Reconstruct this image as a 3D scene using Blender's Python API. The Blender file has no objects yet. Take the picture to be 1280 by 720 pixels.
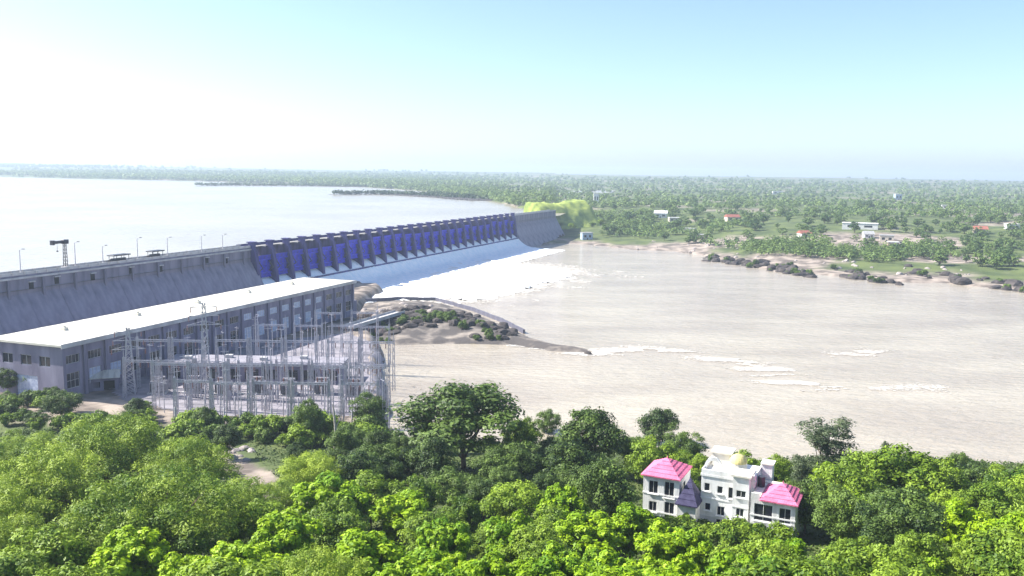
import bpy, math, random
import numpy as np
from mathutils import Vector, Matrix

# ------------------------------------------------------------------ camera, light, exposure
SC = bpy.context.scene
COL = SC.collection
CAMZ, FPX = 70.0, 1108.0                      # metres above the river; focal length for a 1280 px wide frame
PITCH, ROLL = math.atan(144 / FPX), math.radians(0.8)
SUN_AZ, SUN_EL = math.radians(-80), math.radians(42)      # azimuth from the view axis (+ = towards +x), elevation
EXPOSURE = 1.22
HAZE = 1.55e-4

fwd = np.array([0, math.cos(PITCH), -math.sin(PITCH)])
r0 = np.array([1.0, 0, 0]); u0 = np.cross(r0, fwd)
rgt = math.cos(ROLL) * r0 + math.sin(ROLL) * u0
upv = np.cross(rgt, fwd)
cam = bpy.data.cameras.new('camera'); cam_o = bpy.data.objects.new('camera', cam); COL.objects.link(cam_o)
cam.lens = 36 * FPX / 1280; cam.sensor_width = 36; cam.clip_start = 0.5; cam.clip_end = 40000
cam_o.matrix_world = Matrix(((rgt[0], upv[0], -fwd[0], 0), (rgt[1], upv[1], -fwd[1], 0), (rgt[2], upv[2], -fwd[2], CAMZ), (0, 0, 0, 1)))
SC.camera = cam_o

world = bpy.data.worlds.new('World'); SC.world = world; world.use_nodes = True
nt = world.node_tree
sky = nt.nodes.new('ShaderNodeTexSky'); sky.sky_type = 'NISHITA'; sky.sun_disc = False
sky.sun_elevation = SUN_EL; sky.sun_rotation = SUN_AZ
sky.air_density = 0.75; sky.dust_density = 1.2; sky.ozone_density = 2.6; sky.altitude = 100
nt.nodes['Background'].inputs['Strength'].default_value = 0.115
nt.links.new(sky.outputs[0], nt.nodes['Background'].inputs[0])
sl = bpy.data.lights.new('sun', 'SUN'); sl.energy = 5.0; sl.angle = math.radians(0.6); sl.color = (1.0, 0.95, 0.87)
so = bpy.data.objects.new('sun', sl); COL.objects.link(so)
sd = Vector((math.sin(SUN_AZ) * math.cos(SUN_EL), math.cos(SUN_AZ) * math.cos(SUN_EL), math.sin(SUN_EL)))
so.rotation_euler = sd.to_track_quat('Z', 'Y').to_euler()
so.location = (0, 0, 300)

vs = SC.view_settings
vs.view_transform = 'Standard'; vs.look = 'None'; vs.exposure = EXPOSURE; vs.gamma = 1; vs.use_curve_mapping = False
SC.render.engine = 'CYCLES'
cy = SC.cycles
cy.use_denoising = True; cy.max_bounces = 5; cy.diffuse_bounces = 2; cy.glossy_bounces = 2; cy.transmission_bounces = 2
cy.volume_bounces = 0; cy.transparent_max_bounces = 4; cy.caustics_reflective = False; cy.caustics_refractive = False

rng = np.random.default_rng(7); random.seed(7)

# ------------------------------------------------------------------ helpers
def P(px, py, z):
    """the place where the sight line of a point of the photograph meets height z"""
    d = fwd + rgt * (px - 640) / FPX + upv * (360 - py) / FPX
    t = (z - CAMZ) / d[2]
    return np.array([d[0] * t, d[1] * t, z])
def proj(p):
    q = np.array([p[0], p[1], p[2] - CAMZ]); w = q @ fwd
    return 640 + FPX * (q @ rgt) / w, 360 - FPX * (q @ upv) / w

def vproj(X, Y, Z):
    q = np.stack([X, Y, np.asarray(Z) - CAMZ], -1); w = q @ fwd
    return 640 + FPX * (q @ rgt) / w, 360 - FPX * (q @ upv) / w
def vP(px, py, z):
    d = fwd + np.outer((px - 640) / FPX, rgt) + np.outer((360 - py) / FPX, upv); t = (z - CAMZ) / d[:, 2]
    return d[:, 0] * t, d[:, 1] * t
def smooth(x): x = np.clip(x, 0, 1); return x * x * (3 - 2 * x)
_perm = np.random.default_rng(3).random((256, 256))
def vnoise(x, y):
    xi = np.floor(x).astype(int); yi = np.floor(y).astype(int); fx = smooth(x - xi); fy = smooth(y - yi)
    a = _perm[xi & 255, yi & 255]; b = _perm[(xi + 1) & 255, yi & 255]; c = _perm[xi & 255, (yi + 1) & 255]; d = _perm[(xi + 1) & 255, (yi + 1) & 255]
    return (a * (1 - fx) + b * fx) * (1 - fy) + (c * (1 - fx) + d * fx) * fy
def fbm(x, y, s, o=4):
    x = np.asarray(x, float) / s; y = np.asarray(y, float) / s; r = 0; a = .5
    for k in range(o): r = r + a * (vnoise(x + 17 * k, y - 9 * k) - .5) * 2; x = x * 2; y = y * 2; a *= .5
    return r

MATS = {}
def mat(name, col, rough=.8, col2=None, scale=1.0, bump=0.0, bscale=None, detail=5, metal=0, spec=.3, stretch=None, coord='Object', lo=.35, hi=.65):
    if name in MATS: return MATS[name]
    m = bpy.data.materials.new(name); m.use_nodes = True; n = m.node_tree.nodes; l = m.node_tree.links; b = n['Principled BSDF']
    b.inputs['Roughness'].default_value = rough; b.inputs['Metallic'].default_value = metal; b.inputs['Specular IOR Level'].default_value = spec
    tc = n.new('ShaderNodeTexCoord'); mp = n.new('ShaderNodeMapping'); l.new(tc.outputs[coord], mp.inputs[0])
    if stretch: mp.inputs['Scale'].default_value = stretch
    if col2 is None: col2 = tuple(c * .72 for c in col)
    nz = n.new('ShaderNodeTexNoise'); nz.inputs['Scale'].default_value = scale; nz.inputs['Detail'].default_value = detail; l.new(mp.outputs[0], nz.inputs[0])
    rp = n.new('ShaderNodeValToRGB'); l.new(nz.outputs[0], rp.inputs[0])
    rp.color_ramp.elements[0].position = lo; rp.color_ramp.elements[1].position = hi
    rp.color_ramp.elements[0].color = (*col2, 1); rp.color_ramp.elements[1].color = (*col, 1); l.new(rp.outputs[0], b.inputs['Base Color'])
    if bump:
        n2 = n.new('ShaderNodeTexNoise'); n2.inputs['Scale'].default_value = bscale or scale * 6; n2.inputs['Detail'].default_value = 6; l.new(mp.outputs[0], n2.inputs[0])
        bp = n.new('ShaderNodeBump'); bp.inputs['Strength'].default_value = bump; bp.inputs['Distance'].default_value = .3; l.new(n2.outputs[0], bp.inputs['Height']); l.new(bp.outputs[0], b.inputs['Normal'])
    MATS[name] = m; return m

def leafmat(name, c1, c2, trans=.3):
    """two leaf colours mixed leaf by leaf (attribute 'tint') and tree by tree"""
    m = bpy.data.materials.new(name); m.use_nodes = True; n = m.node_tree.nodes; l = m.node_tree.links; n.remove(n['Principled BSDF'])
    at = n.new('ShaderNodeAttribute'); at.attribute_name = 'tint'; oi = n.new('ShaderNodeObjectInfo')
    ma = n.new('ShaderNodeMath'); ma.operation = 'MULTIPLY_ADD'; ma.inputs[1].default_value = .5; l.new(oi.outputs['Random'], ma.inputs[0])
    mb = n.new('ShaderNodeMath'); mb.operation = 'MULTIPLY_ADD'; mb.inputs[1].default_value = .75; mb.inputs[2].default_value = -.12; l.new(at.outputs['Fac'], mb.inputs[0]); l.new(mb.outputs[0], ma.inputs[2])
    mx = n.new('ShaderNodeMix'); mx.data_type = 'RGBA'; mx.clamp_factor = True; l.new(ma.outputs[0], mx.inputs['Factor']); mx.inputs['A'].default_value = (*c1, 1); mx.inputs['B'].default_value = (*c2, 1)
    df = n.new('ShaderNodeBsdfPrincipled'); df.inputs['Roughness'].default_value = .55; df.inputs['Specular IOR Level'].default_value = .25; l.new(mx.outputs['Result'], df.inputs['Base Color'])
    tr = n.new('ShaderNodeBsdfTranslucent'); l.new(mx.outputs['Result'], tr.inputs[0])
    ms = n.new('ShaderNodeMixShader'); ms.inputs[0].default_value = trans; l.new(df.outputs[0], ms.inputs[1]); l.new(tr.outputs[0], ms.inputs[2]); l.new(ms.outputs[0], n['Material Output'].inputs[0])
    MATS[name] = m; return m

def tag(o, label=None, cat=None, group=None, kind=None):
    if label: o['label'] = label
    if cat: o['category'] = cat
    if group: o['group'] = group
    if kind: o['kind'] = kind
    return o
def link(name, me, parent=None, loc=None, rotz=None):
    o = bpy.data.objects.new(name, me); COL.objects.link(o)
    if parent: o.parent = parent
    if loc is not None: o.location = tuple(loc)
    if rotz is not None: o.rotation_euler = (0, 0, rotz)
    return o
def empty(name, loc, rotz=0, scale=1.0, **kw):
    o = bpy.data.objects.new(name, None); COL.objects.link(o); o.location = tuple(loc); o.rotation_euler = (0, 0, rotz); o.scale = (scale,) * 3
    o.empty_display_size = .5
    return tag(o, **kw)

class MB:
    """collects boxes, tubes and sheets into one mesh"""
    def __init__(s): s.v = []; s.f = []
    def add(s, v, f):
        k = len(s.v); s.v += [tuple(map(float, p)) for p in v]; s.f += [tuple(i + k for i in q) for q in f]; return s
    def box(s, x0, x1, y0, y1, z0, z1, T=None):
        v = [(x0, y0, z0), (x1, y0, z0), (x1, y1, z0), (x0, y1, z0), (x0, y0, z1), (x1, y0, z1), (x1, y1, z1), (x0, y1, z1)]
        if T: v = [T(*p) for p in v]
        return s.add(v, [(0, 3, 2, 1), (4, 5, 6, 7), (0, 1, 5, 4), (1, 2, 6, 5), (2, 3, 7, 6), (3, 0, 4, 7)])
    def bar(s, a, b, w, w2=None, n=4):
        a = np.array(a, float); b = np.array(b, float); d = b - a; L = np.linalg.norm(d) or 1; d = d / L
        q = np.array([0, 0, 1.]) if abs(d[2]) < .9 else np.array([1., 0, 0]); e = np.cross(d, q); e /= np.linalg.norm(e); g = np.cross(d, e)
        w2 = w if w2 is None else w2; v = []
        for c, r in ((a, w), (b, w2)):
            for k in range(n):
                t = 2 * math.pi * (k + .5) / n; v.append(c + r * (e * math.cos(t) + g * math.sin(t)))
        f = [(k, (k + 1) % n, n + (k + 1) % n, n + k) for k in range(n)] + [tuple(range(n))[::-1], tuple(range(n, 2 * n))]
        return s.add(v, f)
    def prism(s, poly, h0, h1, T):
        """poly in (a,b), extruded from h0 to h1 along the third axis; T(a,b,h)"""
        n = len(poly); v = [T(a, b, h0) for a, b in poly] + [T(a, b, h1) for a, b in poly]
        return s.add(v, [tuple(range(n))[::-1], tuple(range(n, 2 * n))] + [(k, (k + 1) % n, n + (k + 1) % n, n + k) for k in range(n)])
    def mesh(s, name, m):
        me = bpy.data.meshes.new(name); me.from_pydata(s.v, [], s.f); me.materials.append(m); me.update(); return me
    def build(s, name, m, parent=None, loc=None, rotz=None, bevel=0):
        o = link(name, s.mesh(name, m), parent, loc, rotz)
        if bevel:
            b = o.modifiers.new('bevel', 'BEVEL'); b.width = bevel; b.segments = 1; b.limit_method = 'ANGLE'
        return o

def np_mesh(name, v, quads, m, tint=None, smoothf=False):
    v = np.ascontiguousarray(v, dtype=np.float32); quads = np.ascontiguousarray(quads, dtype=np.int32)
    me = bpy.data.meshes.new(name); me.vertices.add(len(v)); me.vertices.foreach_set('co', v.ravel())
    k = quads.shape[1]; me.loops.add(quads.size); me.loops.foreach_set('vertex_index', quads.ravel())
    me.polygons.add(len(quads)); me.polygons.foreach_set('loop_start', np.arange(0, quads.size, k, dtype=np.int32))
    if smoothf: me.polygons.foreach_set('use_smooth', np.ones(len(quads), bool))
    me.update(calc_edges=True); me.validate()
    if tint is not None:
        a = me.attributes.new('tint', 'FLOAT', 'POINT'); a.data.foreach_set('value', np.ascontiguousarray(tint, np.float32))
    me.materials.append(m); return me

# ------------------------------------------------------------------ dam line
RES = 24.5                                     # reservoir level above the river
O = P(0, 347, 30)[:2]; E = P(690, 264, 30)[:2]
T_ = (E - O) / np.linalg.norm(E - O); N_ = np.array([T_[1], -T_[0]]); S_END = float(np.linalg.norm(E - O))
DANG = math.atan2(T_[1], T_[0])
def D(s, u, z): return (O[0] + T_[0] * s + N_[0] * u, O[1] + T_[1] * s + N_[1] * u, z)
def s_at_px(px):
    lo, hi = -100, S_END + 400
    for _ in range(50):
        m_ = (lo + hi) / 2
        if proj(D(m_, 0, 30))[0] < px: lo = m_
        else: hi = m_
    return lo
S_G0 = s_at_px(315); BAY = 15.3; NB = 26; S_G1 = S_G0 + BAY * NB

# ------------------------------------------------------------------ terrain
def col_of(X, Y): return 640 + FPX * X / np.maximum(Y, 1) / math.cos(PITCH) * math.cos(PITCH)
def polyP(pts, z=0): return np.array([P(a, b, z)[:2] for a, b in pts])
SHORE = polyP([(640, 309), (690, 305), (730, 306), (780, 311), (850, 316), (900, 325), (960, 338), (1020, 344), (1100, 352), (1180, 354), (1280, 364), (1400, 380), (1700, 430)])
SH_A = SHORE[:, 0] / SHORE[:, 1]; SH_Y = SHORE[:, 1]
FAR = polyP([(-600, 217), (0, 221), (120, 224), (230, 226), (420, 232), (520, 238), (600, 249), (650, 261), (690, 266)], RES)
FA_A = FAR[:, 0] / FAR[:, 1]; FA_Y = FAR[:, 1]
HILL = np.array([(-50, 68.0), (0, 67), (8, 61), (18, 50), (32, 41), (60, 30.5), (85, 23), (100, 20), (126, 13.8), (150, 12.6), (175, 9.5), (200, 5.5), (214, 1.5), (224, -2.5), (300, -3), (1e5, -3)])
PADE = np.array([(150, -22), (215, -26), (266, -33.6), (330, -45), (359, -50), (417, -71), (470, -74), (520, -70), (560, -120), (600, -400), (1e5, -4000)])
def height(X, Y):
    X = np.asarray(X, float); Y = np.asarray(Y, float); a = X / np.maximum(Y, 1)
    h = np.interp(Y + fbm(X, Y, 60) * 14 * smooth((Y - 20) / 80), HILL[:, 0], HILL[:, 1]) + fbm(X + 90, Y, 26) * 1.2 * smooth((215 - Y) / 40) * smooth((Y - 20) / 40)
    # left bank pad with the switchyard
    pad = smooth((np.interp(Y, PADE[:, 0], PADE[:, 1]) + fbm(X, Y, 14) * 2 - X) / 9) * 7.0 - 3
    h = np.where(Y > 150, np.maximum(h, pad), h)
    # right bank
    d = Y - np.interp(a, SH_A, SH_Y) + fbm(X, Y, 40) * 12
    rb = -3 + 4.5 * smooth((d + 8) / 16) + 3.5 * smooth((d - 14) / 70) + 19 * smooth((d - 50) / 420) + fbm(X, Y, 130) * 3.5 * smooth(d / 120) + 38 * smooth((Y - 2200) / 3600) + fbm(X, Y, 900, 2) * 12 * smooth((Y - 2000) / 2000)
    rb = rb * smooth((a - SH_A[0] + .02) / .02) - 3 * (1 - smooth((a - SH_A[0] + .02) / .02))
    h = np.where(Y > 480, np.maximum(h, rb), h)
    # beyond the dam: reservoir bed and its far shore
    u = (X - O[0]) * N_[0] + (Y - O[1]) * N_[1]; s = (X - O[0]) * T_[0] + (Y - O[1]) * T_[1]
    up = u < -6
    df = Y - np.interp(a, FA_A, FA_Y) + fbm(X, Y, 200) * 60 * smooth((Y - 1100) / 800)
    fs = 14 + 12.5 * smooth((df + 30) / 60) + 5 * smooth(df / 300) + 42 * smooth((Y - 3600) / 3400) + fbm(X + 500, Y, 1400, 3) * 16 * smooth((Y - 3300) / 2000)
    h = np.where(up & (a < FA_A[-1] + .004) & (Y > 250), fs, h)
    return h
def ground(x, y): return float(height(np.array([x]), np.array([y]))[0])

def terrain():
    na, nr = 560, 340
    ang = np.linspace(math.radians(-58), math.radians(58), na); rr = np.exp(np.linspace(math.log(6), math.log(11000), nr))
    A, R = np.meshgrid(ang, rr); X = R * np.sin(A); Y = R * np.cos(A); Z = height(X, Y)
    v = np.stack([X, Y, Z], -1).reshape(-1, 3)
    i = np.arange(nr - 1)[:, None] * na + np.arange(na - 1)[None, :]
    q = np.stack([i, i + 1, i + na + 1, i + na], -1).reshape(-1, 4)
    # land cover: 0 grass and scrub, 1 bare sand and rock near the water or on the yard
    a = X / Y; d = Y - np.interp(a, SH_A, SH_Y) + fbm(X, Y, 40) * 12
    bare = smooth((46 - d + fbm(X, Y, 25) * 30) / 18) * (d > -30) * (Y > 480)
    bare = np.maximum(bare, smooth((fbm(X + 50, Y + 9, 90) - .22) / .12) * (Y > 480) * .8)
    for cx_, cy_, cr in ((1085, 306, 46), (870, 301, 36), (1190, 320, 30), (985, 318, 30), (920, 300, 22)):
        c_ = P(cx_, cy_, 8); bare = np.maximum(bare, smooth((1.25 - np.hypot((X - c_[0]) * .6, Y - c_[1]) / cr + fbm(X, Y, 18) * .7) / .35) * (Y > 480))
    bare = np.maximum(bare, smooth((X < -20) * (Y > 224) * (Y < 640) * 1.0))
    path = np.abs(X + 54 + (Y - 175) * .5 + fbm(X, Y, 20) * 3)       # dirt track on the near slope
    bare = np.maximum(bare, smooth((4.5 - path) / 1.8) * (Y > 140) * (Y < 240))
    m = mat('ground_cover', (.12, .15, .045), .95, (.05, .075, .025), .05, .5, .8)
    n = m.node_tree.nodes; l = m.node_tree.links; b = n['Principled BSDF']; src = b.inputs['Base Color'].links[0].from_socket
    at = n.new('ShaderNodeAttribute'); at.attribute_name = 'tint'
    nz = n.new('ShaderNodeTexNoise'); nz.inputs['Scale'].default_value = .12; nz.inputs['Detail'].default_value = 8; tc = n.new('ShaderNodeTexCoord'); l.new(tc.outputs['Object'], nz.inputs[0])
    rp = n.new('ShaderNodeValToRGB'); rp.color_ramp.elements[0].position = .38; rp.color_ramp.elements[0].color = (.12, .1, .085, 1); rp.color_ramp.elements[1].position = .62; rp.color_ramp.elements[1].color = (.36, .3, .25, 1); l.new(nz.outputs[0], rp.inputs[0])
    mx = n.new('ShaderNodeMix'); mx.data_type = 'RGBA'; l.new(at.outputs['Fac'], mx.inputs['Factor']); l.new(src, mx.inputs['A']); l.new(rp.outputs[0], mx.inputs['B']); l.new(mx.outputs['Result'], b.inputs['Base Color'])
    o = link('ground', np_mesh('ground', v, q, m, bare.ravel(), True)); tag(o, kind='structure')
terrain()

# ------------------------------------------------------------------ water
def watermat(name, c1, c2, rough, wscale, bstr, stretch=(1, 1, 1)):
    m = mat(name, c1, rough, c2, wscale * .08, 0, spec=.5, stretch=stretch)
    n = m.node_tree.nodes; l = m.node_tree.links; b = n['Principled BSDF']; b.inputs['Specular IOR Level'].default_value = .42; tc = n.new('ShaderNodeTexCoord')
    mp = n.new('ShaderNodeMapping'); mp.inputs['Scale'].default_value = stretch; l.new(tc.outputs['Object'], mp.inputs[0])
    h = None
    for sc, w in ((wscale, .6), (wscale * 3.7, .3), (wscale * .25, .8)):
        z = n.new('ShaderNodeTexNoise'); z.inputs['Scale'].default_value = sc; z.inputs['Detail'].default_value = 4; l.new(mp.outputs[0], z.inputs[0])
        q = n.new('ShaderNodeMath'); q.operation = 'MULTIPLY_ADD'; q.inputs[1].default_value = w; l.new(z.outputs[0], q.inputs[0])
        if h: l.new(h.outputs[0], q.inputs[2])
        h = q
    bp = n.new('ShaderNodeBump'); bp.inputs['Strength'].default_value = bstr; bp.inputs['Distance'].default_value = 1.0; l.new(h.outputs[0], bp.inputs['Height']); l.new(bp.outputs[0], b.inputs['Normal'])
    return m
RIVER_M = watermat('river_water', (.46, .405, .315), (.35, .3, .235), .13, .16, 1.0, (1, 2.4, 1))
RESV_M = watermat('reservoir_water', (.36, .315, .24), (.29, .25, .19), .2, .1, .9)
RESV_M.node_tree.nodes['Principled BSDF'].inputs['Specular IOR Level'].default_value = .25
mb = MB(); mb.add([(-420, 195, 0), (2600, 195, 0), (2600, 1500, 0), (-420, 1500, 0)], [(0, 1, 2, 3)])
tag(mb.build('river_water', RIVER_M), kind='structure')
mb = MB(); a0 = D(-420, .9, RES); a1 = D(S_END + 30, .9, RES)
mb.add([a0, a1, (700, 5200, RES), (700, 9000, RES), (-9000, 9000, RES), (-9000, a0[1], RES)], [(0, 1, 2, 3, 4, 5)])
tag(mb.build('reservoir_water', RESV_M), kind='structure')

def in_poly(px, py, poly):
    c = np.zeros(px.shape, bool); n = len(poly)
    for i in range(n):
        x1, y1 = poly[i]; x2, y2 = poly[(i + 1) % n]
        if y1 == y2: continue
        k = ((y1 > py) != (y2 > py)) & (px < (x2 - x1) * (py - y1) / (y2 - y1) + x1); c ^= k
    return c
def dist_poly(px, py, poly, closed=True):
    d = np.full(px.shape, 1e9); n = len(poly)
    for i in range(n if closed else n - 1):
        a = np.array(poly[i]); b = np.array(poly[(i + 1) % n]); ab = b - a; t = np.clip(((px - a[0]) * ab[0] + (py - a[1]) * ab[1]) / (ab @ ab), 0, 1)
        d = np.minimum(d, np.hypot(px - a[0] - t * ab[0], py - a[1] - t * ab[1]))
    return d
def patch(name, poly, cell, hfun, m, edge=0.0, es=20, tintf=None, base=0.02, angle=0):
    """a sheet with real relief inside an outline; the rim is broken up by noise"""
    poly = np.array(poly); lo = poly.min(0) - 10; hi = poly.max(0) + 10
    X, Y = np.meshgrid(np.arange(lo[0], hi[0], cell), np.arange(lo[1], hi[1], cell))
    sd_ = dist_poly(X, Y, poly) * np.where(in_poly(X, Y, poly), 1, -1) + fbm(X, Y, es, 5) * edge
    Z = hfun(X, Y, np.maximum(sd_, 0)) + base
    ny, nx = X.shape; i = np.arange(ny - 1)[:, None] * nx + np.arange(nx - 1)[None, :]
    q = np.stack([i, i + 1, i + nx + 1, i + nx], -1).reshape(-1, 4); keep = (sd_.ravel()[q] > 0).all(1); q = q[keep]
    used = np.unique(q); remap = np.full(nx * ny, -1); remap[used] = np.arange(len(used))
    v = np.stack([X, Y, Z], -1).reshape(-1, 3)[used]
    return link(name, np_mesh(name, v, remap[q], m, None if tintf is None else tintf(X, Y, sd_).ravel()[used], True))

FOAM_M = mat('white_foam', (.84, .83, .8), .8, (.66, .65, .62), .12, .6, 1.5)
SPILL_M = mat('spilling_water', (.92, .93, .93), .7, (.74, .82, .86), .4, .8, 1.2, stretch=(1, 1, .3))
def foamh(X, Y, d): return smooth(d / 6) * (.3 + 1.5 * np.abs(fbm(X, Y, 9, 5)) * 2)
fo = patch('white_foam', polyP([(450, 372), (490, 362), (540, 345), (575, 329), (610, 323), (650, 330), (712, 338), (700, 352), (650, 366), (590, 379), (530, 375)]), 1.6, foamh, FOAM_M, 13, 20)
tag(fo, 'boiling white foam below the spillway chute', 'foam', kind='stuff')
FLECK_M = mat('foam_flecks', (.6, .57, .51), .9, (.42, .39, .35), .3, .3, 2)
def flecks(name, c, r, seed, label):
    """foam made of thousands of small ragged rafts of bubbles"""
    g = np.random.default_rng(seed); n = len(c); K = 6; t = np.arange(K) * 2 * math.pi / K + g.uniform(0, 6.28, (n, 1)); rr = r[:, None] * g.uniform(.45, 1.3, (n, K)); el = g.uniform(1.0, 2.4, n)[:, None]
    x = c[:, :1] + np.cos(t) * rr * el; y = c[:, 1:2] + np.sin(t) * rr; z = np.repeat(g.uniform(.05, .16, n)[:, None], K, 1)
    v = np.stack([x, y, z], -1).reshape(-1, 3); top = np.stack([c[:, 0], c[:, 1], z[:, 0] + .12 * r + .03], 1); b = n * K
    i0 = np.arange(n)[:, None] * K + np.arange(K)[None, :]; i1 = np.arange(n)[:, None] * K + (np.arange(K)[None, :] + 1) % K; q = np.stack([i0, i1, np.repeat((b + np.arange(n))[:, None], K, 1)], -1).reshape(-1, 3)
    tag(link(name, np_mesh(name, np.vstack([v, top]), q, FLECK_M)), label, 'foam', kind='stuff')
def streak(pts, w, n, seed, label):
    g = np.random.default_rng(seed); q = polyP(pts); t = g.random(n * 5) * (len(q) - 1); k = np.minimum(t.astype(int), len(q) - 2); f = (t - k)[:, None]
    p = q[k] * (1 - f) + q[k + 1] * f; ww = np.interp(t, np.linspace(0, len(q) - 1, len(w)), w); d = g.normal(0, .55, (n * 5, 2)) * ww[:, None] * np.array([1.3, 1.0]); p = p + d
    keep = (fbm(p[:, 0] * .5, p[:, 1] * 1.3, 7, 4) > -.05 + .25 * (np.linalg.norm(d, axis=1) / ww - .4)); p = p[keep]
    flecks('foam_streak', p, g.uniform(.1, .45, len(p)) * g.uniform(.4, 1.2, len(p)), seed, label)
streak([(742, 441), (790, 437), (850, 439)], [5, 8, 5], 1500, 1, 'pale broken foam streak off the tip of the sand spit')
streak([(845, 441), (905, 449), (940, 458), (985, 470)], [4, 7, 10, 9], 2600, 2, 'pale broken foam streak bending across the river')
streak([(955, 473), (1000, 480), (1050, 484)], [7, 9, 4], 1600, 3, 'pale foam patch where the current turns')
streak([(1040, 448), (1085, 440), (1125, 447)], [3, 9, 3], 1100, 4, 'small pale foam patch alone in open river')
streak([(1090, 486), (1150, 484), (1210, 489)], [2, 5, 3], 300, 5, 'thin faint foam line in the far river bend')
streak([(640, 432), (700, 440), (745, 444)], [3, 4, 4], 500, 6, 'thin foam line washing along the sand spit')
def rim():
    g = np.random.default_rng(9); poly = polyP([(455, 372), (520, 366), (575, 336), (615, 327), (660, 330), (730, 338), (760, 345), (690, 358), (640, 369), (590, 380), (540, 377)])
    lo = poly.min(0) - 25; hi = poly.max(0) + 25; p = g.uniform(lo, hi, (60000, 2)); sd_ = dist_poly(p[:, 0], p[:, 1], poly) * np.where(in_poly(p[:, 0], p[:, 1], poly), 1, -1)
    keep = (sd_ > -24) & (fbm(p[:, 0], p[:, 1], 16, 4) + sd_ * .02 > g.uniform(-.2, .5, len(p))) ; p = p[keep]
    flecks('foam_fringe', p, g.uniform(.2, .9, len(p)), 9, 'broken rafts of foam fringing the white water below the spillway')
rim()

# ------------------------------------------------------------------ leaves, crowns, trees
BARK = mat('bark', (.2, .15, .11), .95, (.11, .08, .06), 2.5, .5, 9)
PALEBARK = mat('pale_bark', (.5, .46, .42), .9, (.33, .3, .27), 2, .4, 8)
LEAF = {
    'dark': leafmat('leaf_dark_green', (.016, .042, .01), (.17, .26, .045), .18),
    'mid': leafmat('leaf_mid_green', (.035, .095, .008), (.28, .4, .03), .22),
    'lime': leafmat('leaf_yellow_green', (.1, .23, .006), (.38, .54, .012), .25),
    'feather': leafmat('leaf_feathery_green', (.08, .16, .018), (.42, .54, .055), .24),
    'grey': leafmat('leaf_grey_green', (.06, .09, .045), (.15, .19, .09), .25),
    'far': leafmat('leaf_far_forest', (.045, .1, .03), (.2, .28, .07), .28),
    'scrub': leafmat('leaf_undergrowth', (.02, .045, .01), (.09, .14, .02), .25),
}
def leaves(c, nrm, size, asp, tilt, g):
    """one rhombic, slightly folded leaf per centre c, facing about nrm"""
    n = len(c); k = nrm + g.normal(0, tilt, (n, 3)); k /= np.linalg.norm(k, axis=1)[:, None] + 1e-9
    t = np.cross(k, g.normal(0, 1, (n, 3))); t /= np.linalg.norm(t, axis=1)[:, None] + 1e-9; b = np.cross(k, t)
    L = (size * g.uniform(.6, 1.35, n))[:, None]; W = L * asp
    v = np.stack([c - t * L, c - b * W + k * L * .15, c + t * L, c + b * W + k * L * .15], 1).reshape(-1, 3)
    return v, np.arange(4 * n).reshape(n, 4)
def crown(name, seed, m, H, R, z0, nl, lr, per, size, asp=.5, shape='round', flat=1.0):
    """lobes spread through the crown's volume, each a ragged shell of leaves"""
    g = np.random.default_rng(seed); C = []; Nn = []; tips = []; T = []
    zc = (H + z0) / 2; hz = (H - z0) / 2
    for i in range(nl):
        f = (i + .5) / nl; zz = 1 - 2 * f; th = i * 2.39996 + g.uniform(-.4, .4); rr = math.sqrt(max(0, 1 - zz * zz))
        if shape == 'vase': rr *= .55 + .45 * (zz + 1) / 2
        if shape == 'cone': rr *= 1.1 - .55 * (zz + 1) / 2
        rad = g.uniform(.62, 1.0) if g.random() < .8 else g.uniform(.15, .6)
        p = np.array([math.cos(th) * rr * R * rad, math.sin(th) * rr * R * rad, zc + zz * hz * rad * .95]); r = lr * g.uniform(.6, 1.35); tips.append(p)
        n = int(per * (r / lr) ** 2); d = g.normal(0, 1, (n, 3)); d /= np.linalg.norm(d, axis=1)[:, None]
        d[:, 2] = np.where(d[:, 2] < -.35, -d[:, 2] * .6, d[:, 2]); q = (1 - g.random(n) ** 2 * .55)[:, None] * (1 + .22 * np.sin(5 * d[:, :1] + 3 * d[:, 1:2] + i))
        C.append(p + d * q * r * np.array([1, 1, .78 * flat])); Nn.append(d + np.array([0, 0, .55])); T.append(np.clip(g.uniform(.15, .85) + g.normal(0, .22, n), 0, 1))
    C = np.vstack(C); Nn = np.vstack(Nn); v, q = leaves(C, Nn, size, asp, .45, g)
    return np_mesh(name, v, q, m, np.repeat(np.concatenate(T), 4)), tips
def trunk(name, seed, m, H, r, tips, z0, lean=.3):
    g = np.random.default_rng(seed); mb = MB(); zf = z0 + (H - z0) * .35; p = np.array([0, 0, -1.5]); K = 5
    pts = [np.array([g.normal(0, lean) * k / K, g.normal(0, lean) * k / K, -1.5 + (zf + 1.5) * k / K]) for k in range(K + 1)]
    for k in range(K): mb.bar(pts[k], pts[k + 1], r * (1.25 if k == 0 else 1 - .11 * k), r * (1 - .11 * (k + 1)), 7)
    for i in g.permutation(len(tips))[:min(12, len(tips))]:
        t = tips[i]; a = pts[g.integers(2, K + 1)]; mid = (a * .45 + t * .55) + np.array([0, 0, -.08 * H * g.random()])
        mb.bar(a, mid, r * .42, r * .24, 5); mb.bar(mid, t, r * .24, r * .06, 5)
    return mb.mesh(name, m)
PROTO = {}
def proto(kind, H, R, z0, nl, lr, per, size, leafm, asp=.5, shape='round', n=3, bark=BARK, tr=.3, flat=1.0):
    PROTO[kind] = []
    for i in range(n):
        s = hash_(kind) + i * 31; c, tips = crown('crown', s, LEAF[leafm], H, R * (.9 + .12 * i), z0, nl, lr, per, size, asp, shape, flat)
        PROTO[kind].append((trunk('trunk', s + 5, bark, H, tr, tips, z0), c, H, R))
def hash_(t): return sum((i + 3) * ord(ch) for i, ch in enumerate(t)) % 9973
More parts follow.
